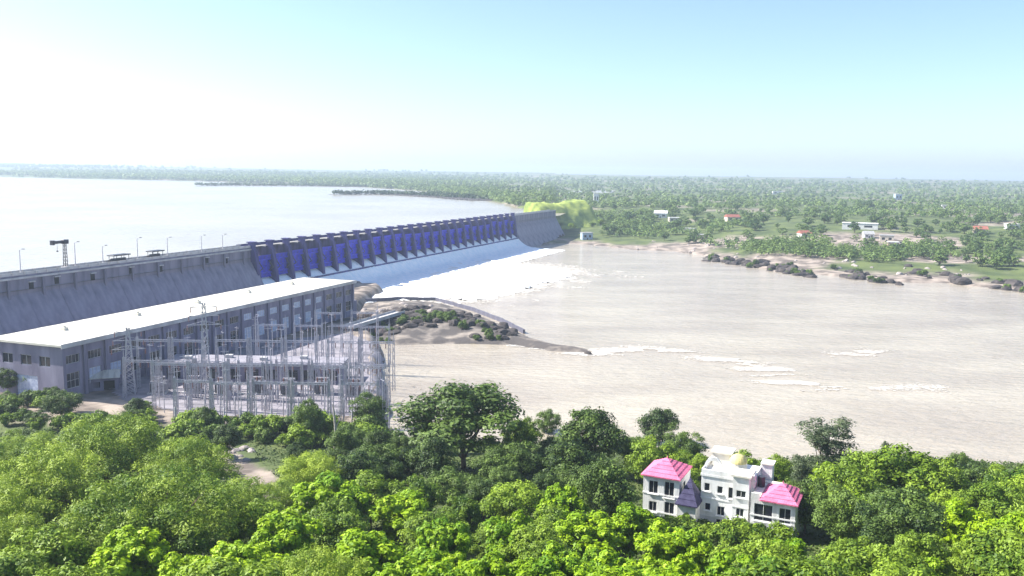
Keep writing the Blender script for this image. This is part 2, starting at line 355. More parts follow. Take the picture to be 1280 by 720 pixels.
proto('dark', 12, 5.6, 2.6, 46, 1.7, 300, .24, 'dark', .5, 'round', 3)
proto('mid', 11, 5.4, 2.4, 50, 1.45, 250, .25, 'mid', .5, 'round', 3)
proto('lime', 10, 4.2, 2.2, 52, .95, 230, .27, 'lime', .55, 'vase', 4, tr=.2)
proto('feather', 15, 9.5, 3.0, 130, 1.7, 240, .24, 'feather', .3, 'round', 2, tr=.45)
proto('loose', 15, 4.0, 3.5, 34, 1.25, 170, .24, 'grey', .4, 'vase', 2, tr=.26)
proto('bush', 3.2, 2.2, .2, 22, .75, 130, .2, 'mid', .5, 'round', 3, tr=.1)
proto('dull_bush', 3.0, 2.2, .2, 22, .75, 130, .2, 'dark', .5, 'round', 2, tr=.1)
proto('bank', 9, 4.6, 1.0, 16, 1.7, 42, .62, 'far', .6, 'round', 4, tr=.3)

def tree(name, kind, x, y, label, group=None, s=1.0, z=None, wide=1.0, cat='tree', var=None):
    pr = PROTO[kind]; t, c, H, R = pr[rng.integers(len(pr)) if var is None else var]
    zz = (ground(x, y) if z is None else z) - .15
    e = empty(name, (x, y, zz), rng.uniform(0, 6.28), s, label=label, cat=cat, group=group); e.scale = (s * wide, s * wide, s)
    link('trunk' if 'bush' not in kind else 'stem', t, e); link('crown' if 'bush' not in kind else 'foliage', c, e)
    return e
def spot(px, py, h, y0=45, y1=330):
    """the spot on the slope where a tree of height h would top out on the sight line (px, py)"""
    Y = np.arange(y0, y1, 1.0); X = (px - 640) / FPX * Y
    for _ in range(2):
        q = vproj(X, Y, height(X, Y) + h); X = X + (px - q[0]) / FPX * Y
    i = int(np.argmin(np.abs(q[1] - py))); return float(X[i]), float(Y[i])

def wall_open(mb, x0, x1, z0, z1, y0, y1, opens, T=None):
    """a wall slab with real openings: opens = [(xa, xb, za, zb)]"""
    zs = sorted({z0, z1} | {round(v, 4) for o in opens for v in o[2:] if z0 < v < z1})
    for za, zb in zip(zs[:-1], zs[1:]):
        zm = (za + zb) / 2; cuts = sorted([(o[0], o[1]) for o in opens if o[2] < zm < o[3]]); x = x0
        for a, b in cuts:
            if a > x: mb.box(x, a, y0, y1, za, zb, T)
            x = max(x, b)
        if x < x1: mb.box(x, x1, y0, y1, za, zb, T)
    return mb
def swapT(x, y, z): return (y, x, z)

# ------------------------------------------------------------------ dam
CONC = mat('weathered_concrete', (.3, .285, .35), .9, (.12, .115, .155), .22, .4, 3, stretch=(1, 1, .18), lo=.3, hi=.7)
CONC_D = mat('dark_wet_concrete', (.13, .13, .17), .85, (.06, .06, .09), .3, .4, 3, stretch=(1, 1, .2))
CONC_L = mat('pale_concrete', (.55, .54, .53), .9, (.38, .37, .37), .3, .3, 3)
GATEBLUE = mat('shade_blue_gate_paint', (.014, .018, .6), .55, (.02, .02, .26), .5, .1, 6, stretch=(1, 1, .25), lo=.3, hi=.6)  # blue gate paint, with the blue of shade and haze mixed in
STEEL_D = mat('dark_steel', (.06, .065, .085), .5, (.04, .04, .05), 2, metal=.3)
GALV = mat('galvanised_steel', (.55, .54, .58), .45, (.42, .41, .46), 3, metal=.3)
OPENING_SHADE = mat('opening_shade', (.015, .015, .02), .9)  # near-black colour standing in for the shade inside openings
ASPH = mat('crest_road', (.3, .29, .28), .95, (.22, .21, .2), .5)
dam = empty('dam', D(0, 0, 0), DANG, label='long grey concrete dam with blue spillway gates holding back the reservoir', cat='dam')
# local frame of the dam: x along the crest, y upstream (so y = -u)
def wallprof(top): return [(-7, -3), (-7, top), (0, top), (0, top - 7), (15, -3)]
def blockmesh(L, top): 
    return MB().prism(wallprof(top), .06, L - .06, lambda u, z, h: (h, -u, z)).mesh('monolith', CONC)
mono = blockmesh(BAY, 30)
nleft = int((S_G0 + 75) / BAY); s = S_G0 - nleft * BAY
S_LEFT = s
for k in range(nleft):
    o = link('monolith', mono, dam, (s + k * BAY, rng.uniform(-.05, .05), 0)); o.rotation_euler = (0, 0, 0)
nright = int((S_END + 8 - S_G1) / BAY) + 1
for k in range(nright): link('monolith', mono, dam, (S_G1 + k * BAY, rng.uniform(-.05, .05), 0))
S_R = S_G1 + nright * BAY
MB().box(S_LEFT, S_R, .35, 6.6, 30.0, 30.12).build('crest_road', ASPH, dam)
for a, b in ((S_LEFT, S_G0), (S_G1, S_R)):
    n = int((b - a) / 5.1)
    pm = MB().box(.1, (b - a) / n - .1, 0, .3, 30, 31.0).mesh('parapet', CONC_L)
    for k in range(n):
        for y in (-.05, 6.7): link('parapet', pm, dam, (a + k * (b - a) / n, y, 0))
MB().box(S_LEFT, S_G0, -.55, -.06, 28.6, 29.3).build('string_course', CONC_L, dam)
# buttress ribs, and near-black blocks painting the shade of gallery openings
rib = MB().box(-.5, .5, -.9, -.05, 8, 28.4).mesh('buttress', CONC)
for k in range(nleft): link('buttress', rib, dam, (S_LEFT + (k + .5) * BAY, 0, 0))
gallery_block = MB().box(-.9, .9, -.35, -.02, 0, 2.6); gallery_block = gallery_block.mesh('gallery_shade', OPENING_SHADE)
hood = MB().box(-1.3, 1.3, -.9, -.03, 2.65, 3.1).mesh('gallery_hood', CONC_L)
for px, zz in ((115, 24.5), (163, 25), (200, 24), (258, 25), (282, 23.6), (38, 24.3), (70, 25)):
    o = link('gallery_shade', gallery_block, dam, (s_at_px(px), 0, zz)); link('gallery_hood', hood, o)
# spillway: ogee body, chute water, piers, gates, bridge
og = [(-9, -3), (-9, 11), (-6, 13.6), (-4, 14), (-1, 13.4), (3, 11), (9, 5.6), (15, 1.8), (24, .2), (44, -.4), (44, -3)]
MB().prism(og, S_G0, S_G1, lambda u, z, h: (h, -u, z)).build('spillway_body', CONC_D, dam)
sheet = [(-3.2, 14.5), (-1, 13.9), (3, 11.5), (6, 9.0), (9, 6.2), (12, 4.0), (15, 2.5), (19, 1.5), (24, .95), (32, .6), (44, .35), (52, .05)]
def chute():
    ss = np.arange(S_G0 + .2, S_G1 - .1, .75); uu = np.array([p[0] for p in sheet]); zz = np.array([p[1] for p in sheet])
    uf = np.linspace(uu[0], uu[-1], 70); zf = np.interp(uf, uu, zz); S, U = np.meshgrid(ss, uf); Z = np.repeat(zf[:, None], len(ss), 1)
    Z = Z + (fbm(S * 3, U, 6, 4) * .35 + np.abs(fbm(S, U * .25, 2.2, 3)) * .5) * smooth((U + 2) / 8)
    ny, nx = S.shape; i = np.arange(ny - 1)[:, None] * nx + np.arange(nx - 1)[None, :]
    o = link('spilling_water', np_mesh('spilling_water', np.stack([S, -U, Z], -1).reshape(-1, 3), np.stack([i, i + nx, i + nx + 1, i + 1], -1).reshape(-1, 4), SPILL_M, None, True), dam); tag(o, kind='stuff')
chute()
PIERC = mat('shade_blue_pier_concrete', (.075, .07, .23), .85, (.028, .026, .1), .35, .4, 3, stretch=(1, 1, .2))  # concrete tinted with the blue that shade and haze give it
pp = [(-10.5, 9), (-10.5, 29.2), (1.6, 29.2), (2.6, 27.5), (3.6, 20), (4.6, 13.5), (4.9, 9.2), (2, 9)]
pier = MB().prism(pp, -1.3, 1.3, lambda u, z, h: (h, -u, z)).mesh('pier', PIERC)
cap = MB().box(-1.3, 1.3, -1.4, 1.6, 29.22, 32.4).box(-1.9, 1.9, -1.9, 2.1, 32.42, 32.9).mesh('hoist_house', PIERC)
def gate_mesh():
    mb = MB(); K = 8; v = []; w = BAY - 2.7; R = 13
    for k in range(K + 1):
        t = -.42 + .86 * k / K; y = 4.2 - R + R * math.cos(t) ; z = 20 + R * math.sin(t) * 1.08
        for x in (1.35, 1.35 + w):
            v += [(x, y, z), (x, y - .35, z)]
    f = []
    for k in range(K):
        a = 4 * k; f += [(a, a + 2, a + 6, a + 4), (a + 1, a + 5, a + 7, a + 3), (a, a + 4, a + 5, a + 1), (a + 2, a + 3, a + 7, a + 6)]
    f += [(0, 1, 3, 2), (4 * K, 4 * K + 2, 4 * K + 3, 4 * K + 1)]
    return mb.add(v, f).mesh('gate', GATEBLUE)
gate = gate_mesh()
gird = MB().box(1.4, BAY - 1.4, -.55, .1, -.3, .3).mesh('girder', GATEBLUE)
arm = MB(); arm.bar((0, 3.0, 17.5), (0, .4, 19.5), .3).bar((0, 3.0, 23), (0, .4, 19.5), .3); arm = arm.mesh('gate_arm', STEEL_D)
deck = MB().box(1.0, BAY - 1.0, 5.2, 10.2, 29.25, 29.98).box(.2, BAY - .2, 9.9, 10.1, 29.98, 30.9).box(.2, BAY - .2, 5.3, 5.5, 29.98, 30.9).mesh('bridge_span', PIERC)
for k in range(NB + 1):
    o = link('pier', pier, dam, (S_G0 + k * BAY, 0, 0)); link('hoist_house', cap, o)
    if k < NB:
        g_ = link('gate', gate, dam, (S_G0 + k * BAY, -4.5, -.6 + float(rng.choice([0, .15, .5, 1.1, 2.0]))))
        for zz, yy in ((16.6, 3.05), (20, 3.7), (23.6, 3.1)): link('girder', gird, g_, (0, yy, zz))
        for xx in (3.2, BAY - 3.2): link('gate_arm', arm, g_, (xx, 0, 0))
        link('bridge_span', deck, dam, (S_G0 + k * BAY, 0, 0))
MB().box(S_G0, S_G1, -6.2, -4.7, 9.0, 9.8).build('walkway', PIERC, dam)

# things on the crest
def lamp(px, h, label):
    s_ = s_at_px(px); e = empty('street_lamp', D(s_, -5.6, 30.1), DANG, label=label, cat='lamp post', group='lamp posts along the dam crest')
    MB().bar((0, 0, 0), (0, 0, h), .22, .13, 6).build('pole', GALV, e)
    MB().bar((0, 0, h - .05), (0, -1.7, h + .5), .1, .08, 5).build('lamp_arm', GALV, e)
    MB().box(-.22, .22, -2.5, -1.5, h + .42, h + .66).build('lamp_head', STEEL_D, e)
    MB().box(-.35, .35, -.35, .35, 0, .5).build('base', CONC_L, e)
for px, h, t in ((40, 8.5, 'grey lamp post on the dam crest, first before the crane'), (108, 9.5, 'grey lamp post on the dam crest right behind the dark jib crane'),
                 (142, 7, 'short grey lamp post on the crest beside the dark flat shelter'), (185, 9, 'grey lamp post on the crest between the two dark shelters'),
                 (222, 8, 'grey lamp post on the crest past the second dark shelter'), (264, 7.5, 'grey lamp post on the crest midway between shelters and blue gates'), (290, 7, 'grey lamp post on the crest last before the blue gates')):
    lamp(px, h, t)
s_ = s_at_px(92); cr = empty('jib_crane', D(s_, -4, 30.1), DANG, label='dark jib crane with stubby arm standing on the dam crest', cat='crane')
MB().box(-1.2, 1.2, -1.2, 1.2, 0, .8).build('base', CONC_L, cr)
m = MB()
for x in (-.55, .55):
    for y in (-.55, .55): m.bar((x, y, .8), (x * .7, y * .7, 9.6), .13)
for k in range(6):
    z0, z1 = .8 + k * 1.46, .8 + (k + 1) * 1.46
    for y in (-.5, .5): m.bar((-.5, y, z0), (.5, y, z1), .07); m.bar((y, -.5, z0), (y, .5, z1), .07)
m.build('mast', STEEL_D, cr)
MB().box(-1.0, 1.4, -.9, .9, 9.6, 11.3).build('cab', STEEL_D, cr, bevel=.15)
MB().box(-6.2, -1.0, -.45, .45, 9.9, 11.0).build('jib_arm', STEEL_D, cr)
MB().box(-6.4, -5.2, -.7, .7, 9.5, 11.3).build('counterweight', STEEL_D, cr)
MB().bar((-3.6, 0, 9.9), (-3.6, 0, 7.2), .06).box(-3.85, -3.35, -.2, .2, 6.7, 7.2).build('hook', STEEL_D, cr)
def shelter(px, L, label):
    e = empty('crest_shelter', D(s_at_px(px), -3.2, 30.1), DANG, label=label, cat='shelter', group='dark shelters on the dam crest')
    for x in (.3, L / 2, L - .3):
        for y in (.2, 2.8): MB().bar((x, y, 0), (x, y, 2.6), .12).build('post', STEEL_D, e)
    MB().box(-.4, L + .4, -.4, 3.4, 2.6, 3.1).build('roof', STEEL_D, e, bevel=.08)
    MB().box(.5, L - .5, 1.4, 2.6, 0, 1.5).build('hoist', STEEL_D, e, bevel=.1)
shelter(150, 9, 'long dark flat-roofed shelter on posts on the crest, between two lamp posts')
shelter(198, 7, 'short dark flat-roofed shelter on posts on the crest toward the gates')

# ------------------------------------------------------------------ powerhouse
c0 = P(75, 431, 20); c1 = P(441, 351, 20); PL = float(np.linalg.norm((c1 - c0)[:2])); PA = math.atan2(c1[1] - c0[1], c1[0] - c0[0])
PW, PH = 26.0, 16.4
WALLP = mat('powerhouse_plaster', (.31, .29, .38), .9, (.15, .14, .2), .25, .3, 3, stretch=(1, 1, .25), lo=.3, hi=.7)
WHITE_R = mat('white_roof_sheet', (.66, .63, .54), .75, (.3, .275, .23), .22, .2, 2, stretch=(1.6, .25, 1), lo=.3, hi=.55)
BLUEGL = mat('pale_blue_glazing', (.6, .66, .78), .25, (.36, .42, .58), 1.2, spec=.6)
DARKGL = mat('dark_glazing', (.03, .035, .05), .12, (.02, .02, .03), 1, spec=.6)
ph = empty('powerhouse', (c0[0], c0[1], 3.6), PA, label='long grey powerhouse with a broad white flat roof in front of the dam', cat='building')
nb = 20; bw = PL / nb
op = []
for k in range(nb):
    op += [(k * bw + 1.6, (k + 1) * bw - 1.6, 10.2, 12.8), (k * bw + 1.8, (k + 1) * bw - 1.8, 3.0, 7.6)]
wall_open(MB(), 0, PL, -3, 15.8, 0, .6, op).build('front_wall', WALLP, ph)
wall_open(MB(), .6, PW - .6, -3, 15.8, 0, .6, [(4, 8, 9.5, 12.5), (11, 15, 9.5, 12.5), (18, 22, 9.5, 12.5), (9, 17, -1, 6.5)], swapT).build('end_wall', WALLP, ph)
MB().box(PL - .6, PL, .6, PW - .6, -3, 15.8).build('end_wall', WALLP, ph)
MB().box(0, PL, PW - .6, PW, -3, 15.8).build('rear_wall', WALLP, ph)
MB().box(.7, PL - .7, 5.0, 5.3, -3, 15.6).build('interior_shade', OPENING_SHADE, ph)  # near-black sheet painting the dark of the hall behind the windows
pil = MB().box(-.55, .55, -.7, 0.05, -3, 15.5).mesh('pilaster', WALLP)
for k in range(nb + 1): link('pilaster', pil, ph, (min(max(k * bw, .56), PL - .56), 0, 0))
def window_mesh(w, h, nx, nz, t=.1):
    m = MB().box(0, w, -.06, .06, 0, t).box(0, w, -.06, .06, h - t, h).box(0, t, -.06, .06, t, h - t).box(w - t, w, -.06, .06, t, h - t)
    for k in range(1, nx): m.box(w * k / nx - t / 3, w * k / nx + t / 3, -.05, .05, t, h - t)
    for k in range(1, nz): m.box(t, w - t, -.045, .045, h * k / nz - t / 3, h * k / nz + t / 3)
    return m
wfu = window_mesh(bw - 3.2, 2.6, 4, 1, .16).mesh('frame', CONC_L); wpu = MB().box(.05, bw - 3.25, .0, .03, .05, 2.55).mesh('pane', DARKGL)
wpu2 = MB().box(.05, bw - 3.25, .0, .03, .05, 2.55).mesh('pane', BLUEGL)
wfl = window_mesh(bw - 3.6, 4.6, 3, 2, .18).mesh('frame', CONC_L)
wpl = [MB().box(.05, bw - 3.65, .0, .03, .05, 4.55).mesh('pane', m_) for m_ in (DARKGL, BLUEGL)]
for k in range(nb):
    w_ = link('window', wfu, ph, (k * bw + 1.6, .3, 10.2)); link('pane', wpu if not 10 <= k <= 16 else wpu2, w_)
    w_ = link('window', wfl, ph, (k * bw + 1.8, .3, 3.0)); link('pane', wpl[1 if k in (1, 2, 10, 11, 12, 13, 14, 15, 16) else 0], w_)
for ya in (4, 11, 18):
    w_ = MB().box(.28, .36, ya, ya + 4, 9.5, 9.7).box(.28, .36, ya, ya + 4, 12.3, 12.5).box(.28, .36, ya + 1.9, ya + 2.1, 9.7, 12.3).build('window', CONC_L, ph)
    MB().box(.38, .42, ya, ya + 4, 9.5, 12.5).build('pane', DARKGL, w_)
MB().box(.2, .35, 9, 17, -1, 6.5).build('shutter_door', BLUEGL, ph)
rp_ = MB().box(.09, bw - .09, -1.3, PW + 1.0, 15.82, 16.4).mesh('roof_panel', WHITE_R)
for k in range(nb): link('roof_panel', rp_, ph, (k * bw, 0, rng.uniform(0, .04)))
MB().box(-1.0, -.02, -1.3, PW + 1, 15.82, 16.45).build('roof_edge', WHITE_R, ph)
MB().box(PL + .02, PL + 1, -1.3, PW + 1, 15.82, 16.45).build('roof_edge', WHITE_R, ph)
MB().box(-1, PL + 1, -1.55, -1.32, 15.4, 16.7).build('gutter', CONC_L, ph)
for k in range(5):
    o = MB().box(-.8, .8, -.8, .8, 16.4, 17.3).bar((0, 0, 17.3), (0, 0, 17.9), .5, .5, 8).build('roof_vent', WHITE_R, ph, (18 + k * 31, 17, 0))
dp = MB().bar((0, -.85, -2), (0, -.85, 15.4), .16, .16, 6).mesh('drain_pipe', STEEL_D)
for k in range(1, nb, 2): link('drain_pipe', dp, ph, (k * bw + .9, .6, 0))
# end pier between powerhouse and spillway
MB().box(PL + .05, PL + 7, 2, 20, -6, 6.5).build('end_block', WALLP, ph)

# ------------------------------------------------------------------ switchyard
k0 = P(205, 476, 4); k1 = P(425, 480, 4); KL = float(np.linalg.norm((k1 - k0)[:2])); KA = math.atan2(k1[1] - k0[1], k1[0] - k0[0])
cb = empty('control_building', (k0[0], k0[1], 4), KA, label='low flat-roofed grey control building with dark openings behind the switchyard gantries', cat='building')
nk = 9; kw = KL / nk
ops = [(k * kw + .9, (k + 1) * kw - .9, 1.0, 4.2) for k in range(nk)]
wall_open(MB(), 0, KL, -2, 5.6, 0, .5, ops).build('front_wall', WALLP, cb)
for x in (0, KL - .5): MB().box(x, x + .5, .5, 10.5, -2, 5.6).build('side_wall', WALLP, cb)
MB().box(0, KL, 10.5, 11, -2, 5.6).build('rear_wall', WALLP, cb); MB().box(.5, KL - .5, 3, 3.3, -2, 5.5).build('interior_shade', OPENING_SHADE, cb)  # last sheet paints the interior shade near-black
MB().box(-.6, KL + .6, -.7, 11.6, 5.62, 6.1).build('roof', mat('grey_roof_felt', (.3, .29, .33), .9, (.2, .19, .22), .3, .2, 3), cb)
kf = window_mesh(kw - 1.8, 3.2, 2, 2, .15).mesh('frame', STEEL_D); kp = MB().box(.05, kw - 1.85, .1, .13, .05, 3.15).mesh('pane', DARKGL)
for k in range(nk):
    w_ = link('window', kf, cb, (k * kw + .9, .25, 1.0)); link('pane', kp, w_)
for k in range(4): MB().box(0, 2.2, 0, 1.6, 6.12, 7.1).build('roof_unit', CONC_L, cb, (5 + k * 12, 4 + (k % 2) * 3, 0))

GRAVEL = mat('yard_gravel', (.3, .28, .31), .95, (.19, .18, .2), .2, .4, 6)
tag(patch('gravel_yard', polyP([(150, 500), (110, 470), (250, 436), (440, 415), (482, 436), (488, 505), (470, 520), (230, 520)], 4), 1.5, lambda X, Y, d: height(X, Y), GRAVEL, 2, 8, base=.06), kind='structure')
def lattice(h, b, t, w=.13, dia=.07, n=7):
    m = MB(); f = lambda z: b + (t - b) * z / h
    for sx in (-1, 1):
        for sy in (-1, 1): m.bar((sx * b, sy * b, 0), (sx * t, sy * t, h), w)
    for k in range(n):
        z0, z1 = h * k / n, h * (k + 1) / n; a, c = f(z0), f(z1)
        for s_ in (-1, 1):
            m.bar((-a, s_ * a, z0), (c, s_ * c, z1), dia); m.bar((a, s_ * a, z0), (-c, s_ * c, z1), dia); m.bar((s_ * a, -a, z0), (s_ * c, c, z1), dia); m.bar((s_ * a, a, z0), (s_ * c, -c, z1), dia)
    return m
MAST = [lattice(h, .42, .2, .09, .04).bar((0, 0, h), (0, 0, h + 2.6), .12, .05).mesh('mast', GALV) for h in (12, 14, 16)]
SPAN = 9.5
bm = MB()
for s1 in (-.4, .4):
    for s2 in (0, .8): bm.bar((-.3, s1 * .7, s2 * .7), (SPAN + .3, s1 * .7, s2 * .7), .06)
for k in range(8):
    a, c = SPAN * k / 8, SPAN * (k + 1) / 8
    for s1 in (-.28, .28): bm.bar((a, s1, 0), (c, s1, .56), .04); bm.bar((a, s1, .56), (c, s1, 0), .04)
ORD = 'first second third fourth fifth sixth seventh eighth ninth tenth eleventh twelfth thirteenth fourteenth'.split()
BEAM = bm.mesh('beam', GALV)
PORC = mat('brown_porcelain', (.2, .09, .07), .3, (.14, .06, .05), 3); 
im = MB()
for k in range(6): im.bar((0, 0, -.25 * k - .1), (0, 0, -.25 * k - .28), .2, .12, 7)
INS = im.mesh('insulator', PORC)
wm = MB()
for k in range(8):
    f0, f1 = k / 8, (k + 1) / 8; sg = lambda f: -1.7 - 4 * 1.1 * f * (1 - f); wm.bar((0, 12 * f0, sg(f0)), (0, 12 * f1, sg(f1)), .035)
WIRE = wm.mesh('conductor', STEEL_D)
def gantry(x, y, hi, label, rot=0.0, group='switchyard gantries'):
    e = empty('switchyard_gantry', (x, y, ground(x + 3, y) - .2), rot, label=label, cat='gantry', group=group); h = (12, 14, 16)[hi]
    link('mast', MAST[hi], e); link('mast', MAST[hi], e, (SPAN, 0, 0)); link('beam', BEAM, e, (0, 0, h - 1.4))
    for k in range(3): link('insulator', INS, e, (SPAN * (k + 1) / 4, 0, h - 1.4)); link('conductor', WIRE, e, (SPAN * (k + 1) / 4, 0, h - 1.4))
for r, (Y, hi, px0, px1, t) in enumerate(((226, 0, 225, 470, 'low galvanised lattice portal gantry in the row nearest the trees'), (238, 1, 175, 480, 'galvanised lattice portal gantry in the second row from the trees'), (250, 0, 160, 485, 'low galvanised lattice portal gantry in the middle switchyard row'),
                                           (262, 2, 165, 490, 'tall lattice portal gantry in the row along the control building'), (301, 1, 330, 485, 'galvanised lattice portal gantry behind the control building'), (318, 2, 395, 470, 'tall galvanised lattice portal gantry near the end of the powerhouse'))):
    x0 = (px0 - 640) / FPX * Y; x = (px1 - 640) / FPX * Y - SPAN; kk = 0
    while x > x0 - 4 and kk < 8:
        gantry(x, Y + rng.uniform(-1.2, 1.2), hi, t + ', ' + ORD[kk] + ' from the river', rng.uniform(-.05, .05)); x -= SPAN * (1.0 if rng.random() < .7 else 1.25) + .9; kk += 1
# transformers and post insulators
TRM = mat('transformer_paint', (.3, .3, .33), .5, (.22, .22, .25), 1)
trb = MB().box(-2.2, 2.2, -1.4, 1.4, .5, 3.6).mesh('tank', TRM); trr = MB()
for k in range(9): trr.box(-2 + k * .5, -1.8 + k * .5, -2.2, -1.42, .8, 3.2)
trr = trr.mesh('radiator', TRM); trp = MB().box(-2.6, 2.6, -2.4, 1.8, -.6, .5).mesh('plinth', CONC_L)
bush = MB(); 
for k in range(6): bush.bar((0, 0, 3.6 + k * .25), (0, 0, 3.8 + k * .25), .28, .16, 7)
bush = bush.mesh('bushing', PORC); cons = MB().bar((-1.8, .6, 4.5), (1.8, .6, 4.5), .45, .45, 10).mesh('conservator', TRM)
for i in range(7):
    Y = 256 + (i % 2) * 1.5; x = -104 + i * 9.6
    e = empty('transformer', (x, Y, ground(x, Y)), rng.uniform(-.05, .05), label='grey oil transformer with finned radiator among the gantries, ' + ORD[6 - i] + ' from the river', cat='transformer', group='transformers in the switchyard')
    for n_, m_ in (('tank', trb), ('radiator', trr), ('plinth', trp), ('conservator', cons)): link(n_, m_, e)
    for bx in (-1.3, 0, 1.3): link('bushing', bush, e, (bx, -.5, 0))
psm = MB().bar((0, 0, -.5), (0, 0, 3), .16).mesh('post', GALV); psi = MB()
for k in range(9): psi.bar((0, 0, 3 + k * .27), (0, 0, 3.2 + k * .27), .24, .14, 7)
psi = psi.mesh('insulator_stack', mat('grey_porcelain', (.5, .48, .5), .3, (.4, .38, .4), 3))
for r, Y in enumerate((221, 232, 244)):
    for k in range(14):
        x = (210 - 640) / FPX * Y + k * 4.1 + rng.uniform(-.4, .4)
        if x > (480 - 640) / FPX * Y: break
        e = empty('post_insulator', (x, Y + rng.uniform(-.5, .5), ground(x, Y)), 0, label='slim grey post insulator ' + ('in the row nearest the trees', 'between the first two gantry rows', 'between the second and middle gantry rows')[r] + ', ' + ORD[k] + ' from the shed side', cat='insulator', group='post insulators in the switchyard')
        link('post', psm, e); link('insulator_stack', psi, e)
slim = [MB().bar((0, 0, -.5), (0, 0, h), .14, .07, 6).mesh('pole', GALV) for h in (9, 12, 15)]; slima = MB().bar((-1.1, 0, 0), (1.1, 0, 0), .07).mesh('cross_arm', GALV)
for i in range(150):
    Y = rng.uniform(219, 335); px = rng.uniform(170, 488); x = (px - 640) / FPX * Y; h = int(rng.integers(3))
    q_ = (np.array([x, Y]) - k0[:2]); lx = q_ @ np.array([math.cos(KA), math.sin(KA)]); ly = q_ @ np.array([-math.sin(KA), math.cos(KA)])
    if -1.5 < lx < KL + 1.5 and -1.5 < ly < 12.5: continue
    q_ = (np.array([x, Y]) - c0[:2]); ly = q_ @ np.array([-math.sin(PA), math.cos(PA)])
    if ly > -4: continue
    t = ('short', 'medium', 'tall')[h] + ' slim steel pole ' + ('behind the control building' if Y > 285 else 'among the gantry rows of the switchyard')
    e = empty('steel_pole', (x, Y, ground(x, Y)), rng.uniform(0, 3), label=t, cat='pole', group=t.replace('pole', 'poles')); link('pole', slim[h], e); link('cross_arm', slima, e, (0, 0, (9, 12, 15)[h] - .6))
# two tall line towers
def tower(px, py_base, h, label):
    p = P(px, py_base, 4); e = empty('transmission_tower', (p[0], p[1], ground(p[0], p[1]) - .3), .3, label=label, cat='pylon')
    lattice(h, 1.5, .35, .17, .09, 12).build('mast', GALV, e)
    for k in range(3):
        z = h - 1.2 - k * 2.6; L = 3.6 + k * .5
        a = MB().bar((-L, 0, z), (L, 0, z), .11).bar((-L, 0, z), (0, 0, z + 1.1), .08).bar((L, 0, z), (0, 0, z + 1.1), .08).build('cross_arm', GALV, e)
        for sx in (-L, L): link('insulator', INS, a, (sx, 0, z))
tower(163, 492, 20, 'slim pale lattice tower beside the small shed by the powerhouse')
tower(258, 496, 28, 'tallest pale lattice tower rising in front of the powerhouse')

# ------------------------------------------------------------------ shed by the powerhouse
p = P(122, 487, 4.5); sx, sy = p[0], p[1]
sh = empty('shed', (sx - 6, sy - 2, ground(sx, sy) - .3), .38, label='small shed with a pale sheet roof below the powerhouse corner', cat='shed')
wall_open(MB(), 0, 12, -1, 4.2, 0, .25, [(1, 4, 0.3, 3.2), (5, 7, 1.2, 3), (8, 11, .3, 3.2)]).build('front_wall', WALLP, sh)
for x in (0, 11.75): MB().box(x, x + .25, .25, 6.75, -1, 4.2).build('side_wall', WALLP, sh)
MB().box(0, 12, 6.75, 7, -1, 4.2).build('rear_wall', WALLP, sh); MB().box(.25, 11.75, 2, 2.2, -1, 4.1).build('interior_shade', OPENING_SHADE, sh)  # near-black sheet as the shade inside the shed
for k in range(8):
    x = -.6 + k * 1.65; MB().add([(x, -1, 4.1), (x + 1.6, -1, 4.1), (x + 1.6, 3.5, 5.7), (x, 3.5, 5.7), (x, -1, 4.2), (x + 1.6, -1, 4.2), (x + 1.6, 3.5, 5.8), (x, 3.5, 5.8)], [(3, 2, 1, 0), (4, 5, 6, 7), (0, 1, 5, 4), (1, 2, 6, 5), (2, 3, 7, 6), (3, 0, 4, 7)]).build('roof_sheet', WHITE_R, sh)
    MB().add([(x, 3.52, 5.7), (x + 1.6, 3.52, 5.7), (x + 1.6, 8, 4.1), (x, 8, 4.1), (x, 3.52, 5.8), (x + 1.6, 3.52, 5.8), (x + 1.6, 8, 4.2), (x, 8, 4.2)], [(3, 2, 1, 0), (4, 5, 6, 7), (0, 1, 5, 4), (1, 2, 6, 5), (2, 3, 7, 6), (3, 0, 4, 7)]).build('roof_sheet', WHITE_R, sh)

# ------------------------------------------------------------------ white villa
WH = mat('white_villa_wall', (.8, .8, .78), .85, (.5, .49, .46), .7, .15, 5, stretch=(1, 1, .22), lo=.22, hi=.55)
PINK = mat('pink_roof_tile', (.78, .2, .34), .85, (.58, .14, .25), .9, .5, 6)
SLATE = mat('dark_slate_roof', (.06, .055, .12), .7, (.035, .03, .08), 1.5, .2, 8)
YEL = mat('yellow_dome_paint', (.72, .62, .26), .7, (.55, .47, .2), 2)
CREAM = mat('cream_wall', (.8, .76, .66), .85, (.66, .62, .53), 1)
hl = np.array([(808 - 640) / FPX * 141, 141.0]); hr = np.array([(1001 - 640) / FPX * 131, 131.0])
HZ = 12.4; HA = math.atan2(hr[1] - hl[1], hr[0] - hl[0]); HS = float(np.linalg.norm(hr - hl)) / 23.4
villa = empty('villa', (hl[0] + .7, hl[1] - .3, HZ - .4), HA, 1.04, label='white three-storey villa with two pink hip roofs and a yellow dome', cat='house')
def vwin(x, y, z, w, h, arch=False):
    o = window_mesh(w, h, 2 if w > .9 else 1, 1, .08).build('window', WH, villa, (x, y + .14, z)); MB().box(.02, w - .02, .02, .05, .02, h - .02).build('pane', DARKGL, o)
    MB().box(-.15, w + .15, -.38, -.12, -.12, 0).build('sill', WH, o)
